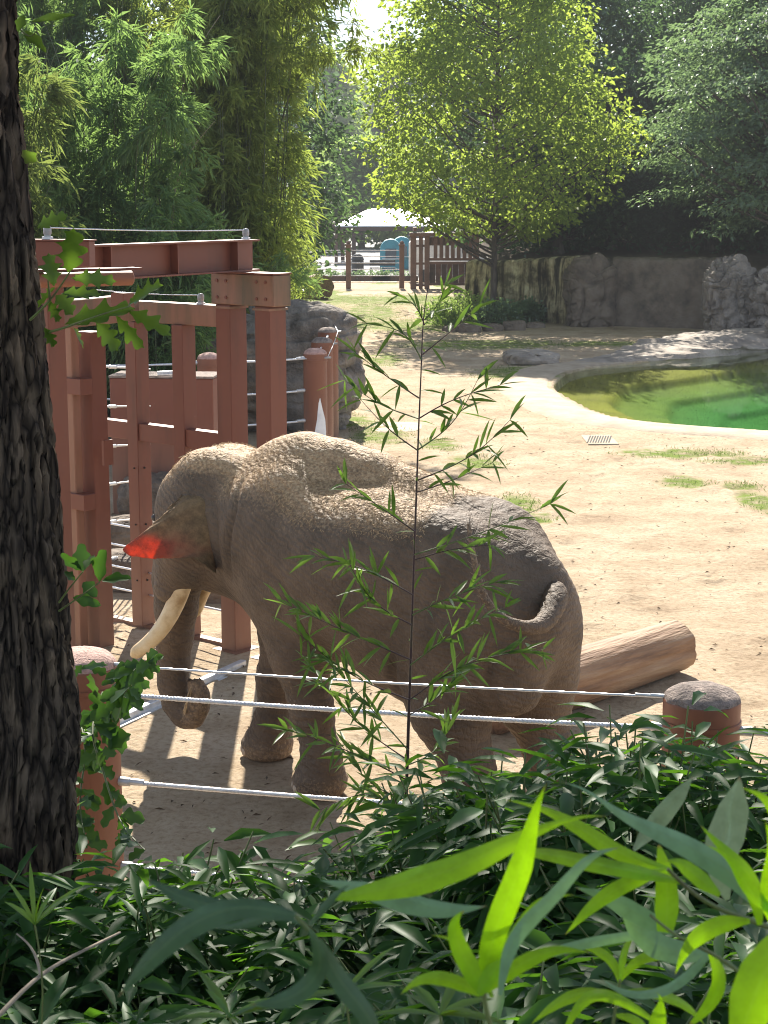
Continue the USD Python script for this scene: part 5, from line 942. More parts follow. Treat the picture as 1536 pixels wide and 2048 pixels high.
for x, y in ((P_(709, 500)[0] - pc0[0], -2.3), (xr - .3, -2.3), (xl + .4, 3.6), (xr - .3, 3.6)): part('post', MB().box((x, y, ez / 2 - .1), (.28, .28, ez - .2)).get(), M['darkwood'], pv_); part('brace', MB().box((x + .3, y, ez - .6), (.7, .12, .12), (1, 0, 0)).get(), M['darkwood'], pv_)
pgx0, pgx1 = P_(612, 450)[0], P_(690, 450)[0]; pg = thing('pergola', 'dark timber pergola reaching left from the pavilion', 'pergola', (pgx0, pd_, 0))
for y in (-1.8, 1.4): part('beam', MB().box(((pgx1 - pgx0) / 2, y, ez - .1), (pgx1 - pgx0, .16, .34)).get(), M['darkwood'], pg)
for k in range(9): part('slat', MB().box(((pgx1 - pgx0) * (k + .5) / 9, -.2, ez + .16), (.1, 3.6, .14)).get(), M['darkwood'], pg)
for x in (.1, pgx1 - pgx0 - .6): part('post', MB().box((x, -1.8, ez / 2 - .15), (.22, .22, ez - .3)).get(), M['brownwood'], pg)
# teal arched kiosks
for px0, px1, d_, top, lab in ((760, 803, 112, 478, 'teal arched kiosk on the plaza, the nearer one'), (784, 823, 115, 473, 'taller teal arched kiosk half behind the nearer one')):
    a, b = D(px0, 530, d_), D(px1, 530, d_); w_ = b[0] - a[0]; h_ = D(px0, top, d_)[2]; t = thing('kiosk', lab, 'kiosk', ((a[0] + b[0]) / 2, d_, 0))
    th = np.linspace(0, PI, 15); pr = Polygon([(-w_ / 2, 0)] + [(-w_ / 2 * math.cos(x), h_ - w_ / 2 + w_ / 2 * math.sin(x)) for x in th] + [(w_ / 2, 0)]); k = trimesh.creation.extrude_polygon(pr, 1.8, engine='earcut'); k.apply_transform(trimesh.transformations.rotation_matrix(PI / 2, (1, 0, 0))); k.apply_translation((0, .9, 0)); part('shell', k, M['teal'], t, 40)
    part('hatch', MB().box((0, -.92, h_ * .55), (w_ * .5, .05, h_ * .3)).get(), M['darkglass'], t); part('counter', MB().box((0, -1.05, h_ * .38), (w_ * .8, .3, .05)).get(), M['white_paint'], t)
# bench, bin, planters, people
q = D(765, 545, 104); be = thing('bench', 'dark bench standing before the teal kiosks', 'bench', (q[0], 104, 0))
part('seat', MB().box((0, 0, .45), (1.55, .45, .06)).get(), M['black'], be); part('backrest', MB().box((0, .22, .75), (1.55, .05, .34)).get(), M['black'], be)
for x in (-.7, .7): part('leg', MB().box((x, 0, .22), (.07, .4, .44)).get(), M['black'], be)
q = D(715, 540, 101); bi = thing('litter_bin', 'black litter bin with a hooded top behind the far fence', 'bin', (q[0], 101, 0))
part('drum', MB().lathe([(.001, 0), (.34, 0), (.37, .1), (.37, .95), (.33, 1.0), (.001, 1.0)], n=18).get(), M['black'], bi, 40); part('hood', MB().lathe([(.36, 1.0), (.40, 1.04), (.30, 1.28), (.12, 1.40), (.001, 1.42)], n=18).get(), M['black'], bi, 40)
for k, px in enumerate((735, 790, 650)):
    q = D(px, 552, 97); pl_ = thing('planter', ['low planter of dark flowers behind the lone far fence post', 'low planter of dark flowers before the bench', 'low planter of dark flowers left of the lone far fence post'][k], 'planter', (q[0], 97, 0))
    part('box', MB().box((0, 0, .14), (2.6, .5, .28), bev=.02).get(), M['darkwood'], pl_); C = np.c_[rng.uniform(-1.25, 1.25, 40), rng.uniform(-.2, .2, 40), rng.uniform(.3, .5, 40)]; part('foliage', clustered(C, .1, 14, .12, .06, .8, .6, None, .1, k), M['beech'], pl_, kind='stuff')
def person(label, at, h, rz, shirt, trousers, stride=.16):
    t = thing('person', label, 'person', at, rz); k = h / 1.75; mb = []
    import manifold3d as m3
    def ball(c, r): return m3.Manifold.sphere(r, 12).translate(c)
    def bone(a, b, ra, rb): return m3.Manifold.batch_hull([ball(a, ra), ball(b, rb)])
    J = [((.09, 0, .92), (.1, stride, .5), .085, .06), ((.1, stride, .5), (.1, stride * .7, .09), .058, .04), ((.1, stride * .7, .06), (.1, stride * .7 + .15, .045), .045, .035), ((-.09, 0, .92), (-.1, -stride * .5, .5), .085, .06), ((-.1, -stride * .5, .5), (-.1, -stride, .1), .058, .04), ((-.1, -stride, .06), (-.1, -stride + .15, .045), .045, .035),
         ((0, 0, .95), (0, 0, 1.2), .15, .13), ((0, 0, 1.2), (0, 0, 1.38), .14, .13), ((-.16, 0, 1.4), (.16, 0, 1.4), .06, .06), ((.19, 0, 1.4), (.24, -.1, 1.12), .05, .04), ((.24, -.1, 1.12), (.24, .06, .88), .038, .03), ((-.19, 0, 1.4), (-.24, .1, 1.12), .05, .04), ((-.24, .1, 1.12), (-.24, .22, .9), .038, .03), ((0, 0, 1.42), (0, .02, 1.52), .055, .05), ((0, .02, 1.60), (0, .03, 1.67), .085, .09)]
    man = m3.Manifold.batch_boolean([bone(*j) for j in J], m3.OpType.Add).scale((k, k, k)); part('body', man, M['skin_far'], t, 60)
    def over(js, grow, m_, name): part(name, m3.Manifold.batch_boolean([bone(a, b, ra + grow, rb + grow) for a, b, ra, rb in js], m3.OpType.Add).scale((k, k, k)), M[m_], t, 60)
    over([J[6], J[7], J[8], J[9], J[11]], .014, shirt, 'shirt'); over([J[0], J[1], J[3], J[4]], .014, trousers, 'trousers')
    hs = trimesh.creation.icosphere(2, .1 * k); hs.apply_translation((0, .005 * k, 1.69 * k)); part('hair', hs, M['black'], t, True)
person('person in dark clothes walking far off on the sunlit plaza', (D(604, 470, 205)[0], 205, 0), 1.7, 10, 'cloth_dark', 'cloth_dark')
person('person in pale top walking on the plaza by the pergola end', (D(591, 470, 200)[0], 200, 0), 1.65, 200, 'cloth_grey', 'cloth_dark')
# barrel, ball
q = G(636, 583); ba = thing('barrel', 'round white plastic barrel lying by the weathered log', 'barrel', (q[0], q[1], 0)); s_ = trimesh.creation.icosphere(3); s_.apply_scale((.38, .38, .36)); s_.apply_translation((0, 0, .36)); part('shell', s_, M['white_paint'], ba, True); part('rib', MB().lathe([(.375, .30), (.40, .32), (.40, .40), (.375, .42)], n=24).get(), M['white_paint'], ba, 40); part('bung', MB().tube([(.0, -.36, .4), (.02, -.385, .42)], .07, 10).get(), M['darkwood'], ba)
q = G(660, 580); bb = thing('tyre', 'small dark tyre lying on the grass beside the white barrel', 'tyre', (q[0], q[1], .18)); tt = trimesh.creation.torus(.16, .065, 20, 10); tt.apply_transform(trimesh.transformations.rotation_matrix(PI / 2 - .3, (1, 0, .3))); part('rubber', tt, M['black'], bb, True); part('rim', MB().tube([(0, -.02, 0), (0, .02, 0)], .10, 12).get(), M['darkwood'], bb)

# ------------------------------------------------------------------ oak at the left with its sprouts
TD = 6.2
edge = [(33, 0), (40, 180), (52, 330), (72, 520), (92, 720), (112, 900), (125, 1060), (136, 1210), (142, 1320), (158, 1420), (162, 1480), (152, 1560), (150, 1700), (156, 1800)]
ep = np.array([D(x, y, TD) for x, y in edge]); tz = ep[:, 2]; zl = np.r_[9.5, 7.6, ep[0, 2] + .3, tz, .9, .6]; zl = np.r_[np.linspace(12, tz[0] + .2, 6), tz, tz[-1] - .3, tz[-1] - .8]
rad = np.interp(zl, [0, 2, 3, 4.5, 6.2, 12], [.36, .30, .275, .25, .225, .15]); xe = np.interp(zl, tz[::-1], ep[::-1, 0]); xe = np.where(zl > tz[0], ep[0, 0] - .03 * (zl - tz[0]), xe)
n, m = 230, 420; zz = np.linspace(zl[0], zl[-1], m); RR = np.interp(zz, zl[::-1], rad[::-1]); XC = np.interp(zz, zl[::-1], xe[::-1]) - RR
a = np.linspace(0, 2 * PI, n, endpoint=False); AX = np.broadcast_to(a[None], (m, n)); Pn = np.stack([np.cos(AX) * 7.5, np.sin(AX) * 7.5, np.broadcast_to(zz[:, None] * 4.6, (m, n)) + .8 * np.sin(AX * 3)], -1)
pl = fbm(Pn, 3, 71); ridge = np.abs(fbm(Pn * [1.35, 1.35, .8] + 5, 3, 73) - .5) * 2
disp = -.034 * np.clip(1 - ridge * 4.0, 0, 1) + .022 * (pl - .5) + .016 * (fbm(Pn * 2.6, 3, 75) - .5) - .018 * np.clip(1 - np.abs(fbm(Pn * [.9, .9, 2.6], 2, 77) - .5) * 12, 0, 1)
r2 = RR[:, None] + disp; V = np.stack([XC[:, None] + r2 * np.cos(AX), TD + r2 * np.sin(AX), np.broadcast_to(zz[:, None], (m, n))], -1)
oak = thing('oak_tree', 'dark furrowed oak trunk with leafy sprouts along its right side', 'tree', (XC[-40], TD, 0)); OO = np.array([XC[-40], TD, 0])
i, j = np.meshgrid(np.arange(m - 1), np.arange(n), indexing='ij'); j2 = (j + 1) % n
part('trunk', (V.reshape(-1, 3) - OO, np.stack([(i + 1) * n + j, (i + 1) * n + j2, i * n + j2, i * n + j], -1).reshape(-1, 4)), M['oakbark'], oak, True)
# its crown hangs over the bank, above the frame
top0 = np.array([XC[0], TD, 11.0]); cr = []; mb = MB(); r_ = np.random.default_rng(91)
for k in range(95):
    c = np.array([r_.uniform(-4.6, 3.2), 0, 0]); z = r_.uniform(7.9, 10.2); c[1] = r_.uniform(8.4, 14.2) + (z - 8) * .8; c[2] = z
    if c[0] > .9 and c[1] < 10.6: c[0] -= 3.0
    c[1] += .6
    cr.append(c)
for k in range(60): cr.append(np.array([r_.uniform(-5, 1.5), r_.uniform(3, 9.5), r_.uniform(9.5, 13)]))
for k in range(120): z = r_.uniform(8.8, 10.5); cr.append(np.array([r_.uniform(-2.6, -.16), 1.4 + 1.19 * (z - 4.0) + r_.uniform(-1.6, 2.2), z]))
cr = np.array(cr)
for c in cr[::3]: limb(mb, [XC[0] + .05, TD, r_.uniform(8.3, 11)], c, .06, .012, .1)
part('limb', zero(mb, OO), M['bark'], oak, True, kind='stuff'); part('crown', (lambda q: (q[0] - OO, q[1]))(clustered(cr, .55, 62, .17, .10, .5, .8, None, .2, 92)), M['oak_leaf'], oak, kind='stuff')

def lobed(base, tip, width, nrm, lobes, seed, droop=.12, wav=.5):
    """a broad leaf with a lobed or toothed outline, cupped along its midrib"""
    r = np.random.default_rng(seed); base, tip = np.asarray(base, float), np.asarray(tip, float); d = tip - base; L = np.linalg.norm(d); d = d / L; s = unit(np.cross(d, nrm)); n = np.cross(s, d); k = 22
    t = np.linspace(0, 1, k); env = np.sin(PI * np.clip(t, 0, 1) ** .85) ** .7 * (.55 + .55 * t) * (1 - .25 * t ** 4)
    rows = []
    for sg in (-1, 1):
        w = env * (1 + wav * .55 * np.sin(t * lobes * 2 * PI + r.uniform(0, 2)) * (t > .12) * (t < .95)) * width * .5
        w[0] = width * .02; w[-1] = 0; sh = .06 * L * np.sin(t * lobes * 2 * PI + 1.2) * (w > width * .1) * wav
        rows.append((w, sh))
    mid = base + d * (t * L)[:, None] - np.array([0, 0, 1]) * (droop * L * t ** 2)[:, None]; V = [mid]
    for (w, sh), sg in zip(rows, (-1, 1)):
        V.append(mid + s * (sg * w)[:, None] + d * sh[:, None] + n * (w * .35 + .012 * L * np.sin(t * 9 + sg))[:, None])
    V = np.vstack(V); i = np.arange(k - 1); f = np.vstack([np.stack([i, i + 1, k + i + 1], 1), np.stack([i, k + i + 1, k + i], 1), np.stack([i, 2 * k + i + 1, i + 1], 1), np.stack([i, 2 * k + i, 2 * k + i + 1], 1)])
    return V, f
def px_leaf(a, b, d0, d1, wpx): return D(*a, d0), D(*b, d1), wpx / FPX * d0
def sprout(stems, leaves, d, parent, O, matn, lobes, wav, stemr, seed):
    r = np.random.default_rng(seed); s = sub('sprout', parent); mb = MB()
    for p in stems: q = np.array([D(x, y, d + dd) for x, y, dd in p]); mb.tube(bez(q, 10), np.linspace(stemr, stemr * .5, 10), 6)
    part('stem', zero(mb, O), M['greentwig'], s, True)
    for k, (a, b, w) in enumerate(leaves):
        j = r.uniform(-.05, .05); A, B, W_ = px_leaf(a, b, d + j, d + j + r.uniform(-.09, .09), w); n = unit(np.array([r.normal() * .35, -.75 + r.normal() * .25, .55 + r.normal() * .3]))
        v, f = lobed(A, B, W_, n, lobes, seed * 50 + k, .08, wav); part('leaf', (v - O, f), M[matn], s, True)
sprout([[(60, 640, 0), (100, 600, -.05), (140, 543, -.1)], [(95, 665, 0), (130, 655, -.06), (200, 630, -.12), (262, 612, -.15)], [(100, 600, -.05), (96, 560, -.1)]],
       [((137, 545), (147, 447), 62), ((108, 572), (97, 500), 44), ((143, 556), (233, 556), 40), ((112, 590), (146, 626), 40), ((122, 588), (202, 582), 30), ((128, 650), (270, 605), 62), ((255, 612), (326, 562), 66), ((233, 632), (290, 690), 46), ((192, 645), (236, 697), 40), ((146, 655), (166, 692), 22), ((256, 622), (343, 664), 40), ((74, 456), (136, 424), 34), ((95, 600), (118, 640), 30), ((88, 655), (108, 690), 26), ((110, 575), (75, 610), 26)], 5.95, oak, OO, 'oak_leaf', 3.6, .75, .005, 3)
sprout([[(118, 1222, 0), (150, 1200, -.08), (200, 1164, -.12)], [(118, 1205, 0), (140, 1175, -.06), (166, 1143, -.1)]],
       [((166, 1144), (162, 1082), 40), ((199, 1164), (212, 1094), 66), ((203, 1162), (262, 1152), 34), ((163, 1141), (122, 1102), 28), ((150, 1160), (128, 1142), 22), ((166, 1165), (194, 1190), 36), ((146, 1195), (202, 1204), 30), ((170, 1140), (188, 1108), 30)], 6.0, oak, OO, 'vine_leaf', 2.2, .35, .004, 5)
sprout([[(42, 60, 0), (60, 72, -.05), (75, 60, -.1)]], [((60, 45), (150, 22), 20), ((42, 60), (92, 98), 30), ((48, 30), (36, 60), 24), ((44, 300), (70, 320), 34)], 6.0, oak, OO, 'oak_leaf', 2.0, .3, .004, 7)
# climbing vine on the near bollard and trunk foot
vine = thing('climbing_vine', 'ivy-like vine with lobed leaves scrambling between the oak trunk and the near bollard', 'vine', (n1[0], 7.6, 0)); VO = np.array([n1[0], 7.6, 0])
vs = [[(205, 1385), (185, 1460), (205, 1540), (240, 1640), (290, 1700)], [(230, 1375), (262, 1340), (300, 1330)], [(185, 1460), (220, 1420), (258, 1375)], [(150, 1420), (170, 1500), (160, 1600), (175, 1690)]]
mb = MB(); r_ = np.random.default_rng(17); vl = []
for p in vs:
    q = bez([D(x, y, 7.7 - .25 * k) for k, (x, y) in enumerate(p)], 16); mb.tube(q, np.linspace(.006, .003, 16), 6)
    for k in range(1, 16): vl += [q[k]] * (2 if r_.random() < .6 else 1)
part('stem', zero(mb, VO), M['greentwig'], vine, True)
big = [((160, 1338), (215, 1322), 22), ((180, 1335), (215, 1345), 24), ((250, 1345), (310, 1325), 34), ((255, 1345), (300, 1372), 30), ((195, 1395), (180, 1340), 30), ((205, 1440), (190, 1370), 42), ((215, 1500), (262, 1462), 56), ((200, 1470), (255, 1490), 60), ((200, 1505), (170, 1450), 40), ((175, 1480), (200, 1540), 46), ((165, 1330), (145, 1350), 20), ((225, 1420), (262, 1430), 30)]
for k, (a, b, w) in enumerate(big):
    A, B, W_ = px_leaf(a, b, 7.5, 7.5 + r_.uniform(-.1, .1), w); v, f = lobed(A, B, W_, unit([r_.normal() * .4, -.7, .6]), 2.6, 900 + k, .1, .6); part('leaf', (v - VO, f), M['vine_leaf'], vine, True)
for k, p in enumerate(vl):
    d = unit(np.array([r_.normal(), r_.normal() * .5 - .2, r_.normal() * .5 - .1])); A = p; B = p + d * r_.uniform(.06, .12); v, f = lobed(A, B, r_.uniform(.05, .09), unit([r_.normal() * .5, -.6, .6]), 2.4, 1000 + k, .15, .5); part('leaf', (v - VO, f), M['vine_leaf'], vine, True)

# ------------------------------------------------------------------ thin bamboo sapling in front of the elephant
SD_ = 7.0
sap = thing('bamboo_sapling', 'slender bamboo sapling with purplish stem standing alone in front of the elephant', 'bamboo', D(812, 1700, SD_)); SO = D(812, 1700, SD_)
stem = bez([D(x, y, SD_ + k * .01) for k, (x, y) in enumerate([(806, 1740), (812, 1600), (817, 1450), (822, 1300), (828, 1120), (833, 980), (838, 840), (843, 720), (849, 620), (856, 575)])], 60)
part('stem', zero(MB().tube(stem, np.linspace(.0085, .002, 60), 8), SO), M['redstem'], sap, True)
br = [((849, 640), (880, 600), (889, 570)), ((849, 650), (830, 612), (800, 590)), ((845, 709), (905, 660), (958, 615)), ((843, 719), (807, 668), (735, 648)), ((838, 796), (777, 755), (712, 706)), ((838, 837), (895, 805), (1000, 770)), ((836, 837), (756, 806), (690, 760)), ((834, 900), (780, 860), (722, 800)), ((836, 960), (951, 905), (1020, 840)), ((835, 900), (900, 850), (955, 760)), ((832, 985), (905, 960), (985, 925)), ((830, 1063), (756, 1011), (692, 968)),
      ((829, 1109), (950, 1070), (1100, 1008)), ((828, 1120), (900, 1100), (980, 1090)), ((826, 1190), (715, 1134), (630, 1112)), ((825, 1230), (900, 1195), (990, 1165)), ((824, 1250), (745, 1200), (700, 1130)), ((822, 1320), (690, 1262), (565, 1205)), ((821, 1330), (905, 1270), (1010, 1215)), ((820, 1400), (705, 1350), (600, 1270)), ((819, 1400), (930, 1330), (1085, 1300)), ((816, 1500), (700, 1370), (655, 1320)), ((815, 1520), (720, 1450), (620, 1330)), ((814, 1560), (690, 1500), (575, 1460)), ((813, 1600), (735, 1560), (690, 1490)), ((811, 1640), (740, 1590), (640, 1620)), ((818, 1430), (880, 1390), (930, 1330)), ((815, 1530), (870, 1500), (905, 1440))]
r_ = np.random.default_rng(33); cand = []
for k, p in enumerate(br):
    dd = r_.uniform(-.22, .22); q = bez([D(p[0][0], p[0][1], SD_), D(p[1][0], p[1][1], SD_ + dd * .5), D(p[2][0], p[2][1], SD_ + dd)], 14); part('branch', zero(MB().tube(q, np.linspace(.0034, .0011, 14), 5), SO), M['redstem' if k % 3 else 'greentwig'], sap, True)
    L = np.linalg.norm(np.diff(q, axis=0), axis=1).sum(); low = p[0][1] > 1150; nn = int(np.clip(L / (.032 if low else .048), 6, 22))
    for u in np.linspace(.22, 1, nn):
        x = q[min(13, int(u * 13))]; dirn = unit(q[min(13, int(u * 13) + 1)] - q[max(0, int(u * 13) - 1)])
        for w in range(1 + (r_.random() < (.85 if low else .55)) + (u > .95)):
            sd_ = r_.choice([-1, 1]); d = unit(dirn * r_.uniform(.3, 1.0) + np.array([sd_ * .45 * r_.random(), r_.normal() * .45, r_.normal() * .5 - .05])); cand.append((x, d, r_.uniform(.085, .16), r_.uniform(.013, .020)))
for u in np.linspace(.05, .98, 26): cand.append((stem[int(u * 59)], unit(np.array([r_.normal(), r_.normal() * .5, r_.uniform(-.2, .9)])), r_.uniform(.07, .12), r_.uniform(.010, .015)))
order = np.argsort([-c[2] for c in cand]); rest_ = [cand[i] for i in order[298:]]; cand = [cand[i] for i in order[:298]]
if rest_:
    v, f = leaf_batch(np.array([c[0] for c in rest_]), np.array([c[1] for c in rest_]), r_.normal(size=(len(rest_), 3)) * .4 + [0, -.5, .8], np.array([c[2] for c in rest_]), np.array([c[3] for c in rest_]), droop=.15); part('foliage', (v - SO, f), M['sapling_leaf'], sap, True, kind='stuff')
for x, d, L, Wd in cand:
    v, f = leaf_batch(x, d, [[r_.normal() * .3, -.5 + r_.normal() * .5, .8]], L, Wd, droop=r_.uniform(.0, .25)); part('leaf', (v - SO, f), M['sapling_leaf'], sap, True)

# ------------------------------------------------------------------ bamboo ground cover on the bank
def cover(label, spots, seed, n_big, LW=(.15, .26), name='ground_cover'):
    """shoots of broad bamboo leaves; spots: (x, y, ground height, top height, count)"""
    r = np.random.default_rng(seed); B, Dv, N, L, W = [], [], [], [], []; st = MB()
    for (x, y, z0, z1, cnt) in spots:
        lean = np.array([r.normal() * .2, -.05 + r.normal() * .2, 0]); base = np.array([x, y, z0]); top = np.array([x, y, z1]) + lean
        st.tube(bez([base, (base + top) / 2 + lean * -.2, top], 5), np.linspace(.006, .003, 5), 4, False)
        for k in range(cnt):
            u = r.uniform(.2, 1.02) ** .5; p = base + (top - base) * u; a = r.uniform(0, 2 * PI); d = np.array([math.cos(a), math.sin(a), r.uniform(-.35, .55)])
            B.append(p + unit(d) * r.uniform(0, .10)); Dv.append(d); N.append([r.normal() * .35, r.normal() * .35, 1]); l = r.uniform(*LW); L.append(l); W.append(l * r.uniform(.16, .25))
    B, Dv, N, L, W = map(np.array, (B, Dv, N, L, W)); o = B.mean(0); o[2] = 0; t = thing(name, label, 'ground cover', o)
    view = np.array([0, 0, EYE]); vis = L / np.linalg.norm(B - view, axis=1) * (1 + .4 * (B[:, 2] > np.quantile(B[:, 2], .6))); order = np.argsort(-vis); big, rest = order[:n_big], order[n_big:]
    part('stem', zero(st, o), M['greentwig'], t, True, kind='stuff')
    for i in big: v, f = leaf_batch(B[i], Dv[i], N[i], L[i], W[i], droop=r.uniform(.1, .5)); part('leaf', (v - o, f), M['cover_leaf'], t, True)
    v, f = leaf_batch(B[rest], Dv[rest], N[rest], L[rest], W[rest], ((0, .12), (.38, 1.0), (.72, .7), (1, 0.0)), droop=r.uniform(.1, .5, len(rest))); part('foliage', (v - o, f), M['cover_leaf'], t, True, kind='stuff')
def field(rect, dens, topf, seed, cnt):
    r = np.random.default_rng(seed); x0, x1, y0, y1 = rect; n = int((x1 - x0) * (y1 - y0) * dens); out = []
    for _ in range(n):
        x, y = r.uniform(x0, x1), r.uniform(y0, y1); h = topf(x, y, r)
        if h is None: continue
        z0 = float(bank(y)); out.append((x, y, z0, z0 + h, cnt))
    return out
def line_z(px_fun, x, y):
    """height that the photograph's leaf line has at this place"""
    px = 768 + FPX * x / (y * math.cos(PITCH) + 2.2 * math.sin(PITCH)); return float(D(px, px_fun(px), y)[2])
skyl = lambda px: np.interp(px, [900, 1150, 1300, 1400, 1480], [45, 15, 10, 40, 40]) + np.interp(px, [-200, 0, 110, 170, 240, 310, 370, 430, 520, 620, 720, 780, 860, 950, 1010, 1150, 1270, 1340, 1420, 1500, 1600, 1750], [1660, 1690, 1770, 1790, 1720, 1600, 1640, 1730, 1765, 1780, 1760, 1700, 1560, 1500, 1515, 1490, 1420, 1395, 1425, 1490, 1500, 1500])
def top_far(x, y, r):
    z = line_z(skyl, x, y) - float(bank(y)); return z * r.uniform(.72, 1.0) if z > .08 else None
def top_near(x, y, r):
    z = line_z(lambda p: skyl(p) + 130 + (6.0 - y) * 150, x, y) - float(bank(y)); return min(z, 1.1) * r.uniform(.6, 1.0) if z > .05 else .12
cover('dark green bamboo-leaf ground cover on the bank, below the oak and left of the sapling', field((-2.2, .05, 5.3, 6.7), 95, top_far, 1, 20), 101, 280)
cover('dark green bamboo-leaf cover heaped against the pitted bollard', field((.05, 2.5, 5.3, 7.1), 120, top_far, 2, 22), 102, 280)
cover('shaded bamboo-leaf ground cover along the bottom of the view, below the oak', field((-1.8, .0, 3.2, 5.3), 105, top_near, 3, 18), 103, 280)
cover('shaded bamboo-leaf ground cover along the bottom of the view, below the bright near leaves', field((.0, 1.9, 3.2, 5.3), 105, top_near, 4, 18), 104, 280)
# long arching dry stem in the ground cover
ds = thing('dry_stem', 'bare grey stem lying slantwise in the ground cover at the lower left', 'stem', D(60, 1960, 3.6)); o = D(60, 1960, 3.6)
part('stem', zero(MB().tube(bez([D(-20, 2050, 3.4), D(70, 1960, 3.6), D(150, 1910, 3.8), D(240, 1865, 4.0)], 14), np.linspace(.006, .003, 14), 6), o), M['greystem'], ds, True)
part('twig', zero(MB().tube(bez([D(82, 1952, 3.62), D(68, 1905, 3.65), D(34, 1868, 3.7)], 8), np.linspace(.004, .002, 8), 6), o), M['greystem'], ds, True)

# ------------------------------------------------------------------ near bamboo shoots, close to the viewer
def blade_px(pts, widths, d, nrm_seed, fold=.10, dd=0.0):
    """a long bamboo blade through photograph pixels at distance d (dd more at its far end)"""
    k = 26; P = bez([D(x, y, d + dd * i / (len(pts) - 1)) for i, (x, y) in enumerate(pts)], k); t = unit(np.gradient(P, axis=0)); q = np.linspace(0, 1, k); w = np.interp(q, np.linspace(0, 1, len(widths)), widths) / FPX * d * .5 * .84
    r = np.random.default_rng(nrm_seed); view = unit(P - [0, 0, EYE]); up_ = unit(view + np.array([r.normal() * .25, 0, r.normal() * .25 - .35])); s = unit(np.cross(t, up_)); n = np.cross(s, t)
    cols = [-1, -.5, 0, .5, 1]; V = np.stack([P + s * (w * c)[:, None] + n * (w * abs(c) * fold * 2)[:, None] for c in cols], 1); return V.reshape(-1, 3), grid_faces(k, 5), np.tile(np.array(cols, float), k), np.repeat(q, 5)
def shoot(label, o, stems, blades_, d, grey=(), pale=(), gm_='grey_blade'):
    o = D(*o, d); t = thing('bamboo_shoot', label, 'bamboo', o)
    for p, r0 in stems: part('stem', zero(MB().tube(bez([D(x, y, dd) for x, y, dd in p], 16), np.linspace(r0, r0 * .6, 16), 8), o), M['greentwig'], t, True)
    for k, (pts, w, dz, dd) in enumerate(blades_):
        v, f, ac, al = blade_px(pts, w, d + dz, 300 + k, dd=dd); part('leaf', (v - o, f), M[gm_ if k in grey else 'pale_blade' if k in pale else 'blade'], t, True, prim={'across': ac, 'along': al})
B5 = lambda w: [w * .25, w * .9, w, w * .8, w * .4, 0]
shoot('bright sunlit bamboo shoot with crossing blades, lower right, nearest the viewer', (965, 2000),
      [([(1000, 2120, 1.5), (975, 2030, 1.5), (968, 1985, 1.5), (990, 1900, 1.5)], .0028)],
      [([(962, 1985), (995, 1850), (1045, 1720), (1075, 1610), (1092, 1568)], [20, 58, 66, 60, 30, 0], 0, -.04), ([(968, 1988), (932, 1920), (918, 1830), (928, 1822)], [24, 48, 50, 34, 4], -.02, 0), ([(958, 1990), (980, 1950), (1010, 1915), (1018, 1900)], [16, 40, 46, 20, 0], -.03, 0.0),
       ([(640, 1800), (800, 1770), (960, 1715), (1090, 1655), (1180, 1632), (1215, 1633)], [0, 48, 76, 66, 46, 14, 0], .08, -.06), ([(1000, 1990), (1030, 1880), (1110, 1790), (1190, 1710), (1240, 1695)], [10, 34, 40, 34, 22, 0], -.05, .05), ([(640, 1760), (760, 1788), (880, 1818), (975, 1812)], [0, 44, 60, 44, 0], .12, 0.0), ([(985, 1995), (960, 1940), (905, 1880), (860, 1870)], [10, 22, 20, 12, 0], .05, .05), ([(966, 1985), (1040, 1930), (1120, 1900), (1180, 1905)], [14, 40, 40, 22, 0], .0, .0), ([(960, 1990), (900, 1960), (840, 1960), (800, 1990)], [12, 36, 38, 22, 0], .0, .0), ([(975, 1960), (1040, 1860), (1090, 1800), (1150, 1790)], [12, 36, 36, 20, 0], .06, .0)], 1.5, (4, 5))
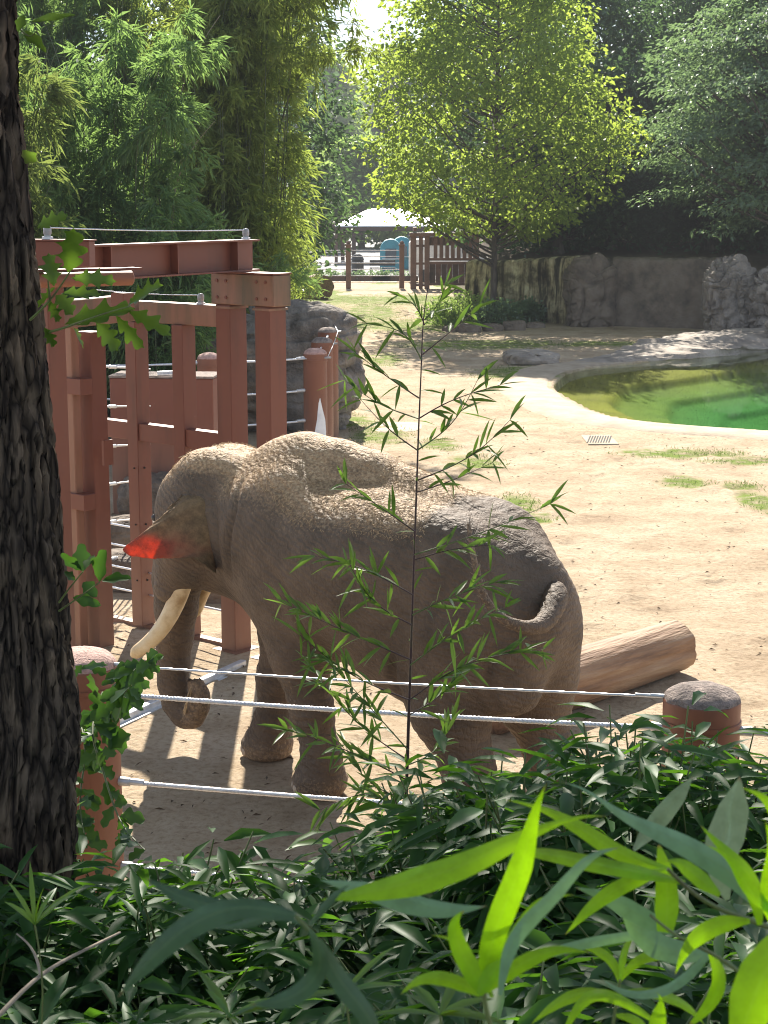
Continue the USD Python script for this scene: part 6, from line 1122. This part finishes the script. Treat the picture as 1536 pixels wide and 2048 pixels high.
shoot('bamboo shoot with long grey-green and yellow-green blades reaching in from the right edge', (1420, 1800),
      [([(1600, 1880, 1.75), (1500, 1840, 1.75), (1420, 1808, 1.75), (1335, 1738, 1.75)], .0034), ([(1500, 1960, 1.7), (1420, 1905, 1.7), (1360, 1875, 1.7), (1300, 1830, 1.72)], .0026)],
      [([(1580, 1850), (1480, 1760), (1350, 1680), (1230, 1620), (1160, 1575), (1115, 1562)], [30, 60, 66, 58, 36, 10, 0], -.05, .0), ([(1370, 1765), (1280, 1745), (1180, 1725), (1075, 1705), (1000, 1700)], [12, 40, 48, 36, 0], .0, .05), ([(1345, 1742), (1250, 1710), (1150, 1650), (1060, 1610), (1006, 1598)], [14, 40, 46, 36, 14, 0], .05, .02), ([(1440, 1790), (1380, 1740), (1345, 1722), (1330, 1722)], [14, 48, 40, 0], -.1, 0),
       ([(1268, 1700), (1300, 1660), (1350, 1600), (1386, 1552)], [8, 40, 50, 40, 0], .35, .1), ([(1455, 1800), (1440, 1720), (1458, 1640), (1480, 1552)], [14, 74, 104, 84, 0], .1, .1), ([(1330, 1865), (1335, 1800), (1325, 1720), (1318, 1690)], [40, 62, 58, 40, 8], .05, .03), ([(1560, 1830), (1500, 1780), (1450, 1710), (1412, 1690)], [20, 34, 32, 16, 0], -.12, 0),
       ([(1350, 1868), (1260, 1820), (1200, 1790), (1150, 1775)], [12, 46, 50, 30, 0], .08, .0), ([(1330, 1855), (1270, 1870), (1160, 1890), (1040, 1930)], [10, 24, 28, 24, 0], .1, .1), ([(1420, 1905), (1330, 1980), (1250, 1985), (1200, 1955)], [16, 26, 26, 18, 0], .0, .0), ([(1420, 1910), (1340, 1900), (1270, 1860), (1240, 1810)], [14, 60, 66, 34, 0], .1, .0), ([(1600, 1690), (1560, 1640), (1520, 1590), (1480, 1575)], [10, 30, 32, 16, 0], -.1, .0), ([(1500, 1842), (1440, 1850), (1380, 1890), (1350, 1950)], [12, 44, 46, 24, 0], -.06, .0), ([(1520, 1850), (1500, 1760), (1440, 1690), (1400, 1650)], [14, 46, 44, 24, 0], -.08, .0), ([(1560, 1870), (1540, 1790), (1545, 1700), (1530, 1640)], [16, 50, 50, 26, 0], -.12, 0), ([(1420, 1905), (1440, 1960), (1420, 2010), (1380, 2050)], [14, 44, 46, 30, 8], -.04, 0), ([(1335, 1738), (1270, 1760), (1200, 1800), (1130, 1870)], [10, 38, 42, 26, 0], .02, 0)], 1.75, (0, 8, 9, 10, 11), (4, 5))
shoot('very bright bamboo blade in the lower right corner', (1490, 2060), [([(1440, 2150, 1.3), (1470, 2090, 1.3), (1490, 2060, 1.3)], .003)],
      [([(1480, 2075), (1510, 1990), (1550, 1910), (1600, 1840)], [60, 120, 130, 90, 0], 0, .0), ([(1310, 2070), (1320, 2020), (1318, 1990), (1312, 1985)], [44, 44, 36, 10, 0], .3, 0), ([(1130, 2060), (1190, 1990), (1260, 2010), (1330, 2060)], [10, 30, 34, 20, 0], .5, 0)], 1.35)
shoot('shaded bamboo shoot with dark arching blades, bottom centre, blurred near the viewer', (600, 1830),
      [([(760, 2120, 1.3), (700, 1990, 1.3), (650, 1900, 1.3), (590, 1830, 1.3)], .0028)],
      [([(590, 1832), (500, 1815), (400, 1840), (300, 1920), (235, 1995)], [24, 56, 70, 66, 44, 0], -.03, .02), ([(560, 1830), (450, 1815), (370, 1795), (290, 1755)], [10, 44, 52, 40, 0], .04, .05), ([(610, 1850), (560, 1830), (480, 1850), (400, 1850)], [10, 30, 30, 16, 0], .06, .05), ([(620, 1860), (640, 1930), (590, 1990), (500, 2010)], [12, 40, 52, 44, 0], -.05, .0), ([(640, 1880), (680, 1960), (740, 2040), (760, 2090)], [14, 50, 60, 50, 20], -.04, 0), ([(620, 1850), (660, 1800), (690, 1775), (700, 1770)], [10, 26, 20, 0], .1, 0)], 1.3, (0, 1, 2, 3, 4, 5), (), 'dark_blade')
shoot('low sunlit bamboo shoot with short lime blades, between the crossing blades and the corner blade', (1215, 2060), [([(1215, 2160, 1.9), (1225, 2060, 1.9), (1240, 1960, 1.9)], .0026)],
      [([(1235, 2000), (1180, 1985), (1110, 2010), (1060, 2050)], [10, 30, 34, 20, 0], 0, 0), ([(1238, 1985), (1300, 1985), (1370, 2010), (1410, 2050)], [10, 28, 34, 22, 0], 0, .05), ([(1240, 1965), (1225, 1925), (1180, 1895), (1140, 1890)], [10, 24, 26, 16, 0], 0, .05), ([(1240, 1960), (1280, 1920), (1340, 1910), (1400, 1925)], [10, 26, 28, 18, 0], .05, 0), ([(1228, 2030), (1270, 2040), (1300, 2070)], [8, 24, 26, 10], 0, 0), ([(1241, 1958), (1250, 1900), (1272, 1860)], [8, 20, 16, 0], 0, .04)], 1.9)
for k, (px, py, d_, lab) in enumerate(((690, 1985, 2.5, 'yellow-green star of small bamboo leaves at the bottom centre'), (70, 1850, 3.3, 'upright fan of narrow pale leaves at the lower left'), (880, 2030, 2.2, 'small bright bamboo tuft at the bottom, right of the centre'), (460, 2035, 2.4, 'curled yellow-green leaf tuft at the bottom, below the dark arching blades'))):
    o = D(px, py, d_); t = thing('bamboo_tuft', lab, 'bamboo', o); r_ = np.random.default_rng(400 + k)
    part('stem', MB().tube(bez([(0, .02, -.25), (.01, 0, -.1), (0, 0, 0)], 6), .002, 6).get(), M['greentwig'], t, True)
    for j in range(7):
        a = j * 2.4 + r_.uniform(-.4, .4); v, f = leaf_batch([[0, 0, 0]], [[math.cos(a), math.sin(a) * .7, r_.uniform(.0, .7) + (k == 1) * .8]], [[r_.normal() * .2, -.3, 1]], r_.uniform(.07, .13) * (1 + .3 * (k == 1)), r_.uniform(.010, .017), droop=.2); part('leaf', (v, f), M['shoot_leaf'], t, True)

# ------------------------------------------------------------------ litter and grass on the sand
rl_ = np.random.default_rng(55); N_ = 2600; yy = 9.2 + 36 * rl_.random(N_) ** 1.8; xx = rl_.uniform(-4, 3 + yy * .33); ok_ = pond_sd(xx, yy) < -1.2; xx, yy = xx[ok_], yy[ok_]; z_ = ground_z(xx, yy) + .012
B_ = np.stack([xx, yy, z_], -1); d_ = rl_.normal(size=(len(xx), 3)) * [1, 1, .12]; v, f = blades(B_, d_, rl_.normal(size=(len(xx), 3)) * .3 + [0, 0, 1], rl_.uniform(.02, .09, len(xx)), rl_.uniform(.004, .03, len(xx)))
tag(part('litter', (v, f), M['litter'], None, False), 'dry leaf scraps and straw scattered on the sand', kind='stuff')
Bs = []
for px, py, rx, ry in PATCH:
    c = G(px, py)[:2]; k = int(min(2600, 260 * rx * ry + 120)); a_ = rl_.uniform(0, 2 * PI, k); q_ = np.sqrt(rl_.random(k)); p_ = c + np.stack([np.cos(a_) * q_ * rx, np.sin(a_) * q_ * ry], -1); p_ = p_[(fbm(np.c_[p_ * 2.2, np.zeros(len(p_))], 3, 2) > .46)]; Bs.append(p_)
Bs = np.vstack(Bs); Bs = Bs[pond_sd(Bs[:, 0], Bs[:, 1]) < -1.2]; n_ = len(Bs); B_ = np.c_[Bs, ground_z(Bs[:, 0], Bs[:, 1]) - .005]
v, f = blades(B_, rl_.normal(size=(n_, 3)) * [.5, .5, .1] + [0, 0, 1], rl_.normal(size=(n_, 3)) + [0, -.5, 0], rl_.uniform(.03, .09, n_), rl_.uniform(.006, .014, n_))
tag(part('grass', (v, f), M['grass'], None, False), 'short sparse grass in patches on the sand', kind='stuff')
# ------------------------------------------------------------------ air
M['haze'] = mat('haze_air', {'v': ('principled_volume', {'color': (.88, .93, 1.0), 'density': HAZE, 'anisotropy': .35})}, [], None, 'v.volume')
hz = trimesh.creation.box((3400, 4400, 190)); hz.apply_translation((0, 1900, 92 - 6))
if HAZE > 0: tag(part('haze', hz, M['haze']), 'thin summer haze over the whole view', kind='stuff')
